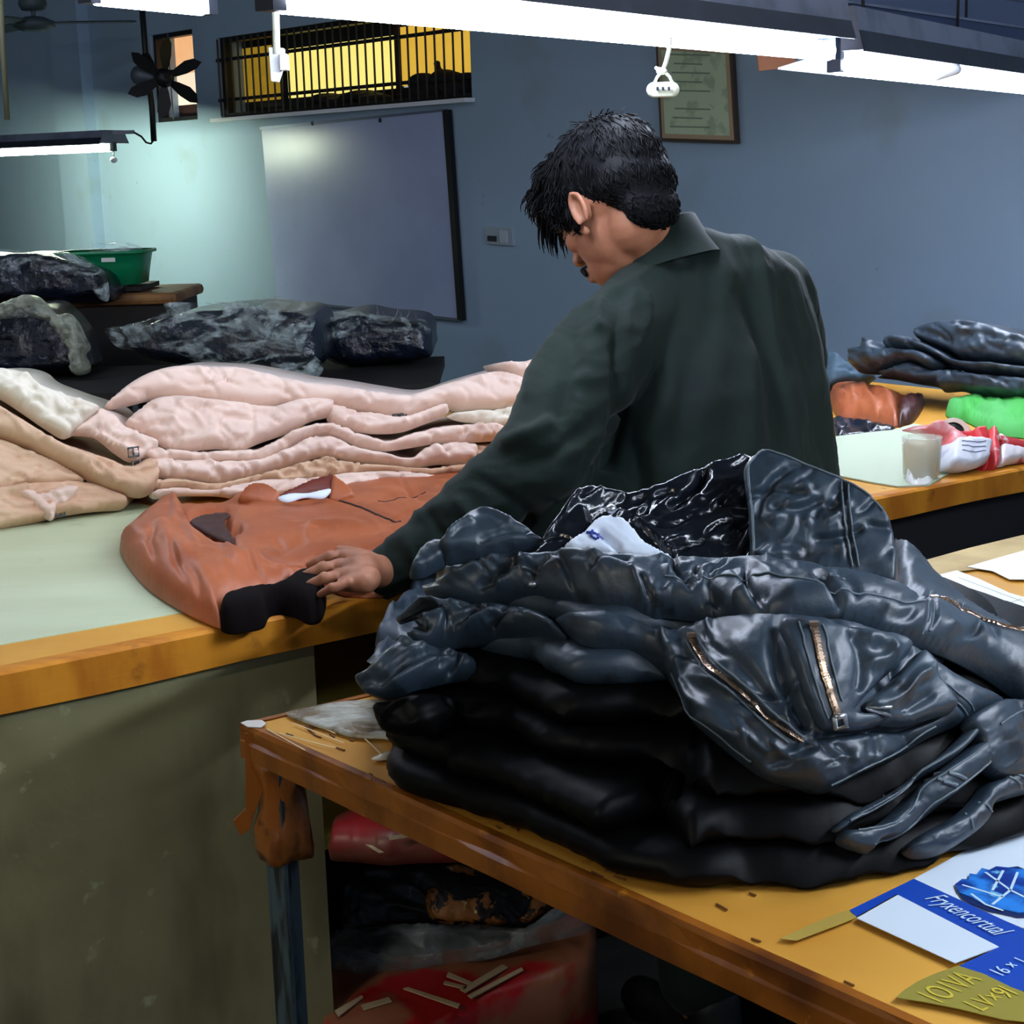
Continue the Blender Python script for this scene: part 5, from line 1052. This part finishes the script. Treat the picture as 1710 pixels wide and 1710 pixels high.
kj('crumpled white film scrap in front of the tumbler', r8((690,1300),(760,1265),(870,1245),(920,1265),(890,1300),(850,1335),(740,1340)), .004, .012, m=mat('white_scrap', (226, 224, 218), .5), nm='film_scrap', cat='scrap', grp=None, surf=flat(TZ), wr=[(.006, 8, 60, 1.5, 3)], r_=5)
tcx, tcy = r8((1040, 965))[0]; tdp = float(Pz(1590, 772, TZ)[1])+.06; tc = Pd(tcx, tcy, tdp); tax = unit((-.35, -.85, .25))
tpr = thing('tape_roll', 'roll of white tape with a black core standing among the packets', 'tape', (tc[0], tc[1], TZ))
ro = 27/2800*tdp
obj('tape', MB().lathe(tc-tax*.02, [(ro*.72, 0), (ro, 0), (ro, .04), (ro*.72, .04), (ro*.72, 0)], 36, tax), mat('cream_tape', (226, 216, 196), .5), tpr, smooth=False)
obj('core', MB().lathe(tc-tax*.018, [(0, .0), (ro*.71, 0), (ro*.71, .036), (ro*.4, .030), (0, .034)], 36, tax), mat('black_core', (16, 14, 14), .3), tpr, smooth=True)
SPk = vplane((1540, 800), (1712, 770), TZ, .9)
def pk(name, label, cat, o, m, th_=.02, lf=.0, grp=None, surf=None, r_=5, wr=None):
    r = thing(name, label, cat, Pz(*np.mean(o, 0), TZ), grp); p = patch('wrap', o, surf or SPk, m, th=th_, r=r_, step=3, lift=lf, back=tb*.05, parent=r, wr=wr or [(.004, 10, 30, 1.5, 3)]); return r, p
redm = mat('red_print', (206, 40, 44), .4); pinkm = mat('pink_wrap', (226, 120, 120), .4, var=(14, (236, 190, 186), .5, .62)); wrapm = mat('white_wrap', (224, 226, 234), .4, var=(20, (190, 196, 214), .6, .66))
pk('pink_packet', 'pink and white pointed packet leaning before the tape roll', 'packet', r8((795,955),(830,940),(900,920),(960,950),(1050,1010),(1135,1080),(1080,1095),(990,1100),(975,1060),(970,1010),(880,975)), pinkm, .02, .012)
r_, p_ = pk('white_packet', 'small white printed packet between tumbler and red packs', 'packet', r8((955,1120),(1010,1090),(1120,1085),(1232,1115),(1225,1190),(1210,1245),(1100,1292),(1000,1285),(945,1262)), wrapm, .025, .03)
mb = MB()
for k in range(3): strip(mb, p_, r8((1000,1140+k*35),(1090,1150+k*35),(1170,1140+k*35)), .0010, .001, 4)
obj('printed_line', mb, mat('grey_ink', (120, 124, 150), .6), r_)
for i, (o, m, lab) in enumerate([(r8((1140,985),(1200,960),(1240,985),(1250,1240),(1215,1248),(1215,1120)), redm, 'upright red pack beside the small white packet'), (r8((1240,1000),(1300,1020),(1310,1240),(1255,1248)), mat('red_white', (214, 60, 60), .4, var=(16, (236, 226, 222), .48, .55)), 'narrow red pack with white print next to the upright red one'),
   (r8((1310,1010),(1420,1045),(1560,1075),(1680,1110),(1680,1160),(1540,1140),(1400,1120),(1320,1090)), mat('red_pack_b', (186, 44, 48), .4, var=(18, (230, 210, 205), .52, .58)), 'red and white strip packets heaped at the right table edge'), (r8((1320,1110),(1440,1125),(1540,1145),(1680,1165),(1680,1190),(1500,1215),(1390,1230),(1320,1242)), mat('white_red_pack', (222, 214, 214), .4, var=(15, (190, 60, 66), .54, .6)), 'white packet with red and dark print, lowest of the heap at the right')]):
    pk('red_packet', lab, 'packet', o, m, .02, .01+.01*(i % 2), 'red packets on the long table')
# ================================================================= shelf goods under the long table
redbox = mat('red_carton', (150, 30, 32), .4, bump=(6, .4, .01), var=[(5, (130, 70, 56), .45, .55), (9, (110, 16, 18), .6, .7)]); stripm = mat('cream_print', (196, 176, 140), .5)
fgrey = mat('smoky_film', (130, 138, 140), .2, an=(9, .4, .65, .12, .8, (1, 1, 2)), bump=[(8, 1, .04), (22, .8, .02)], spec=.8)
zU = .44
ub = thing('red_carton', 'flat red printed carton in film on the upper shelf under the long table', 'carton', Pz(650, 1400, .50))
s_ = flat(.49); patch('carton', c4((62,340),(80,270),(150,230),(300,200),(420,200),(600,230),(800,300),(840,360),(700,370),(500,375),(350,385),(200,370),(64,360)), s_, redbox, th=.03, r=14, step=5, parent=ub, back=(0, .02, -.03), wr=[(.006, 30, 20, 2, 3)])
for q in (((370,300),(480,290),(475,305),(375,322)), ((250,345),(285,350),(345,385),(320,388))):
    sheet('print_bar', '', '', c4(*q), stripm, .524, .001, parent=ub)
s2 = vplane((560, 1560), (960, 1500), .20, .5)
gar = thing('black_garment', 'black bag of leopard print garments on the lower shelf under the long table', 'garments', Pz(720, 1560, .2))
patch('bag', c4((62,560),(90,510),(200,450),(300,410),(390,395),(480,400),(620,395),(800,392),(900,440),(1020,515),(1150,570),(1250,620),(1270,680),(1160,730),(1080,800),(900,815),(700,810),(500,800),(200,830),(62,855)), s2, mat('black_plastic', (6, 6, 8), .4, bump=(10, .6, .02)), th=.06, r=18, step=5, parent=gar, back=(0, .2, 0), wr=[(.010, 26, 30, 2, 3)])
leo = mat('leopard_print', (150, 96, 44), .6, var=[(38, (16, 10, 8), .50, .54), (60, (200, 170, 120), .62, .66)])
patch('printed_fabric', c4((530,680),(540,590),(620,590),(720,640),(830,600),(880,620),(900,700),(950,755),(900,775),(760,775),(640,770),(560,745)), s2, leo, th=.03, r=8, step=4, lift=.05, parent=gar, wr=[(.010, 10, 60, 2, 3)])
patch('printed_fabric', c4((600,480),(700,460),(800,490),(960,500),(1040,540),(940,540),(760,520),(640,500)), s2, leo, th=.015, r=6, step=4, lift=.055, parent=gar, wr=[(.006, 10, 60, 2, 3)])
patch('printed_fabric', c4((1000,610),(1100,600),(1200,620),(1200,680),(1120,720),(1060,760),(1010,740),(1060,660)), s2, leo, th=.02, r=6, step=4, lift=.05, parent=gar, wr=[(.006, 10, 60, 2, 3)])
lc = thing('red_carton', 'large red and tan printed carton lying under film near the floor', 'carton', Pz(700, 1620, .18))
s3 = flat(.17); patch('carton', c4((62,1020),(250,960),(500,950),(800,900),(1000,850),(1250,760),(1420,700),(1440,960),(1300,1060),(1100,1130),(800,1240),(500,1400),(62,1400)), s3, mat('tan_red_carton', (150, 92, 62), .45, bump=(5, .4, .01), var=[(4, (170, 18, 22), .52, .57)]), th=.02, r=12, step=6, parent=lc, back=(0, 0, -.16), wr=[(.008, 40, 20, 2, 3)])
for q in (((225,1180),(370,1140),(385,1160),(240,1205)), ((445,1095),(470,1088),(740,1175),(730,1195)), ((680,1010),(800,1060),(790,1075),(670,1030)), ((740,1100),(960,970),(990,985),(770,1115)), ((780,1130),(1060,985),(1070,1000),(800,1145)), ((660,1055),(780,1085),(770,1098),(655,1070)), ((90,1210),(230,1130),(240,1140),(110,1240))):
    sheet('print_bar', '', '', c4(*q), stripm, .1965, .002, parent=lc)
patch('plastic_film', c4((66,850),(200,810),(400,780),(600,785),(950,790),(1080,800),(1180,740),(1300,665),(1420,690),(1425,790),(1250,840),(1080,880),(900,940),(700,960),(480,1000),(300,1040),(66,1030)), plane(Pz(*c4((700,900))[0], .21), (-.1, -.5, .8)), fgrey, th=.03, r=10, step=4, parent=lc, wr=[(.014, 22, 20, 2.5, 3), (.008, 8, 50, 2, 6)])
# ================================================================= papers and carton on the near table
sheet('white_paper', 'printed white documents at the right edge, beside the collar of the pile', 'paper', b1((1235,655),(1300,630),(1390,608),(1500,650),(1640,715),(1900,790),(1950,1000),(1650,955),(1560,950),(1400,800)), papm, TZ+.0022, .001, 'papers on the near table')
mb = MB()
for (a, b) in (((1300,690),(1660,800)), ((1400,640),(1720,760)), ((1440,830),(1700,740)), ((1350,720),(1560,800))):
    A_, B_ = [Pz(*p, TZ+.0034) for p in b1(a, b)]; n_ = unit(np.cross(B_-A_, [0, 0, 1]))*.0006; mb.prism([A_-n_, B_-n_, B_+n_, A_+n_], (0, 0, .0002))
obj('ruled_line', mb, mat('grey_ink2', (140, 146, 130), .7), bpy.data.objects['white_paper'])
sheet('white_paper', 'blank white paper further back on the near table at the right edge', 'paper', b1((1440,590),(1560,555),(1720,510),(1900,480),(1950,620),(1760,650),(1640,650),(1560,610)), mat('paper_b', (232, 230, 214), .6), TZ+.0024, .001, 'papers on the near table')
sheet('kraft_paper', 'tan kraft sheet at the back corner of the near table behind the pile', 'paper', b1((1000,610),(1180,575),(1450,500),(1700,440),(1950,400),(1950,500),(1720,520),(1500,600),(1380,615),(1240,660),(1100,740)), mat('kraft', (196, 170, 110), .7, var=(5, (160, 130, 76), .4, .6)), TZ+.0010, .0008)
sheet('dark_folder', 'dark edge of a folder lying under the documents at the right edge', 'folder', b1((1560,965),(1660,955),(1950,1000),(1950,1060),(1640,1040)), blackm, TZ+.0002, .0016)
gl = mat('glossy_sheet', (196, 196, 180), .25, alpha=.75, bump=[(22, 1, .01, (1, 2, 1)), (60, .6, .004)], var=(14, (120, 100, 60), .5, .62), spec=.8)
def thin(name, label, o, m, th_=.003, step=4, wr=None, cat='sheet'):
    p = patch(name, o, flat(TZ+.0012), m, th=th_, r=6, step=step, wr=wr or [(.002, 10, 30, 3, 3)]); tag(p.o, label, cat); return p
thin('plastic_sheet', 'wrinkled glossy clear sheet under the left end of the near pile', c3((330,262),(430,235),(560,210),(760,198),(840,230),(900,300),(960,362),(940,400),(870,400),(800,380),(640,370),(560,345),(440,310)), gl)
thin('tape_strip', 'silvery tape scrap near the lower left of the near pile', c3((730,475),(780,450),(840,432),(835,450),(800,475)), mat('silver_tape', (210, 206, 186), .2), .002)
sheet('paint_chip', '', '', c3((118,302),(150,292),(215,290),(240,305),(215,325),(150,322)), mat('worn_white', (214, 208, 196), .5), TZ+.0012, .001, parent=t3).name = 'worn_corner'
mb = MB()
for (a, b) in (((300,350),(560,420)), ((360,300),(600,395)), ((240,330),(420,430)), ((560,240),(830,500)), ((430,290),(560,350))):
    A_, B_ = [Pz(*p, TZ+.0014) for p in c3(a, b)]; n_ = unit(np.cross(B_-A_, [0, 0, 1]))*.0009; mb.prism([A_-n_, B_-n_, B_+n_, A_+n_], (0, 0, .0005))
obj('scratch', mb, mat('scratch', (220, 196, 140), .5), t3)
mb = MB(); rng = random.Random(9)
for k in range(26):
    t = rng.uniform(.05, .95); b_ = rng.uniform(.012, .09); L = rng.uniform(.004, .02); P = c0+u2*1.1*t+u1*b_+np.array([0, 0, -.0012]); d = unit(u2+u1*rng.uniform(-.2, .2)); n_ = np.array([-d[1], d[0], 0])*.0008
    mb.prism([P-n_, P+d*L-n_, P+d*L+n_, P+n_], (0, 0, .0016))
obj('scuff', mb, mat('scuff', (110, 66, 16), .7), t3)
# printed carton lying flat
zc = TZ+.0012; cwm = mat('carton_white', (214, 226, 238), .5, bump=(30, .1, .001)); cbm = mat('carton_blue', (16, 68, 172), .45, bump=(30, .1, .001)); olm = mat('olive_tape', (150, 138, 60), .3)
ct = thing('flattened_carton', 'flat white and blue printed carton under olive tape at the lower right corner', 'carton', Pz(1640, 1560, zc))
def cs(nm, q, m, k, t=.0007): return sheet(nm, '', '', c5(*q), m, zc+.0008*k, t, parent=ct)
cs('white_panel', ((1060,900),(1250,795),(1440,690),(1700,575),(2000,450),(2000,1330),(1676,1180),(1340,1040)), cwm, 0)
cs('blue_band', ((700,1075),(1060,900),(1700,1195),(2100,1380),(2100,1700),(1676,1530),(1540,1500),(1310,1390),(1540,1280),(960,985),(735,1112)), cbm, 1)
cs('white_panel', ((970,990),(1535,1280),(1290,1372),(740,1120)), cwm, 2)
cs('olive_tape', ((1310,1388),(1450,1432),(1600,1505),(1800,1580),(2100,1700),(2000,1800),(1676,1700),(1560,1688),(1300,1625),(1120,1590),(960,1565),(1010,1520),(1080,1475),(1180,1430)), olm, 2)
cs('olive_tape', ((310,1235),(460,1165),(600,1105),(690,1075),(740,1115),(640,1155),(520,1200),(400,1245)), mat('olive_tape_b', (176, 150, 70), .4), 1)
# picture of a blue bundle on the carton
bw = mat('picture_blue', (40, 130, 220), .4, var=[(30, (10, 50, 140), .42, .56), (45, (120, 200, 240), .6, .66)]); bdk = mat('picture_navy', (10, 34, 90), .4)
cs('picture_shadow', ((1300,965),(1360,900),(1500,850),(1640,830),(1800,900),(1900,1000),(1800,1110),(1640,1115),(1560,1095),(1480,1080),(1380,1040),(1330,1010)), bdk, 2)
cs('picture', ((1290,930),(1330,900),(1365,905),(1370,870),(1410,875),(1440,840),(1480,850),(1520,830),(1600,838),(1700,850),(1800,910),(1860,980),(1780,1070),(1640,1090),(1560,1070),(1450,1045),(1380,1000),(1310,975)), bw, 3)
pwm = mat('picture_white', (200, 226, 240), .4); mb = MB()
for (a, b) in (((1460,860),(1600,960)), ((1560,850),(1500,960)), ((1600,960),(1500,1040)), ((1600,960),(1760,1040)), ((1380,980),(1460,1040)), ((1330,930),(1560,1000)), ((1460,1040),(1560,1075)), ((1640,860),(1600,960))):
    A_, B_ = [Pz(*p, zc+.0032) for p in c5(a, b)]; n_ = unit(np.cross(B_-A_, [0, 0, 1]))*.0012; mb.prism([A_-n_, B_-n_, B_+n_, A_+n_], (0, 0, .0002))
obj('picture_straps', mb, pwm, ct)
# lettering on the carton
def txt(s, a, b, hpx, m, flip=False, shear=0, w=None):
    A_, B_ = [Pz(*p, zc+.0030) for p in c5(a, b)]; X = unit(B_-A_); Yv = np.array([-X[1], X[0], 0]); L = np.linalg.norm(B_-A_)
    o = text(s, A_, X, Yv, 1, m, ct, shear=shear); me = o.data; xs = [v.co @ Vector(X) for v in me.vertices]; w_ = max(xs)-min(xs); k = L/w_
    loc_ = Vector(A_)-wloc(ct)
    for v in me.vertices: 
        d_ = v.co-loc_; a_1 = d_.dot(Vector(X))*k; b_1 = d_.dot(Vector(Yv))*hpx; v.co = loc_+Vector(X)*a_1+Vector(Yv)*b_1
    return o
txt('Fryxencortual', (1115, 1005), (1520, 1215), .030, pwm, shear=.3)
txt('16 × 1', (1545, 1445), (1690, 1375), .020, pwm)
txt('1O1VA', (1200, 1600), (1430, 1470), .034, mat('yellow_print', (206, 186, 60), .5))
txt('LV×9I', (1440, 1640), (1640, 1545), .028, MT['yellow_print'])
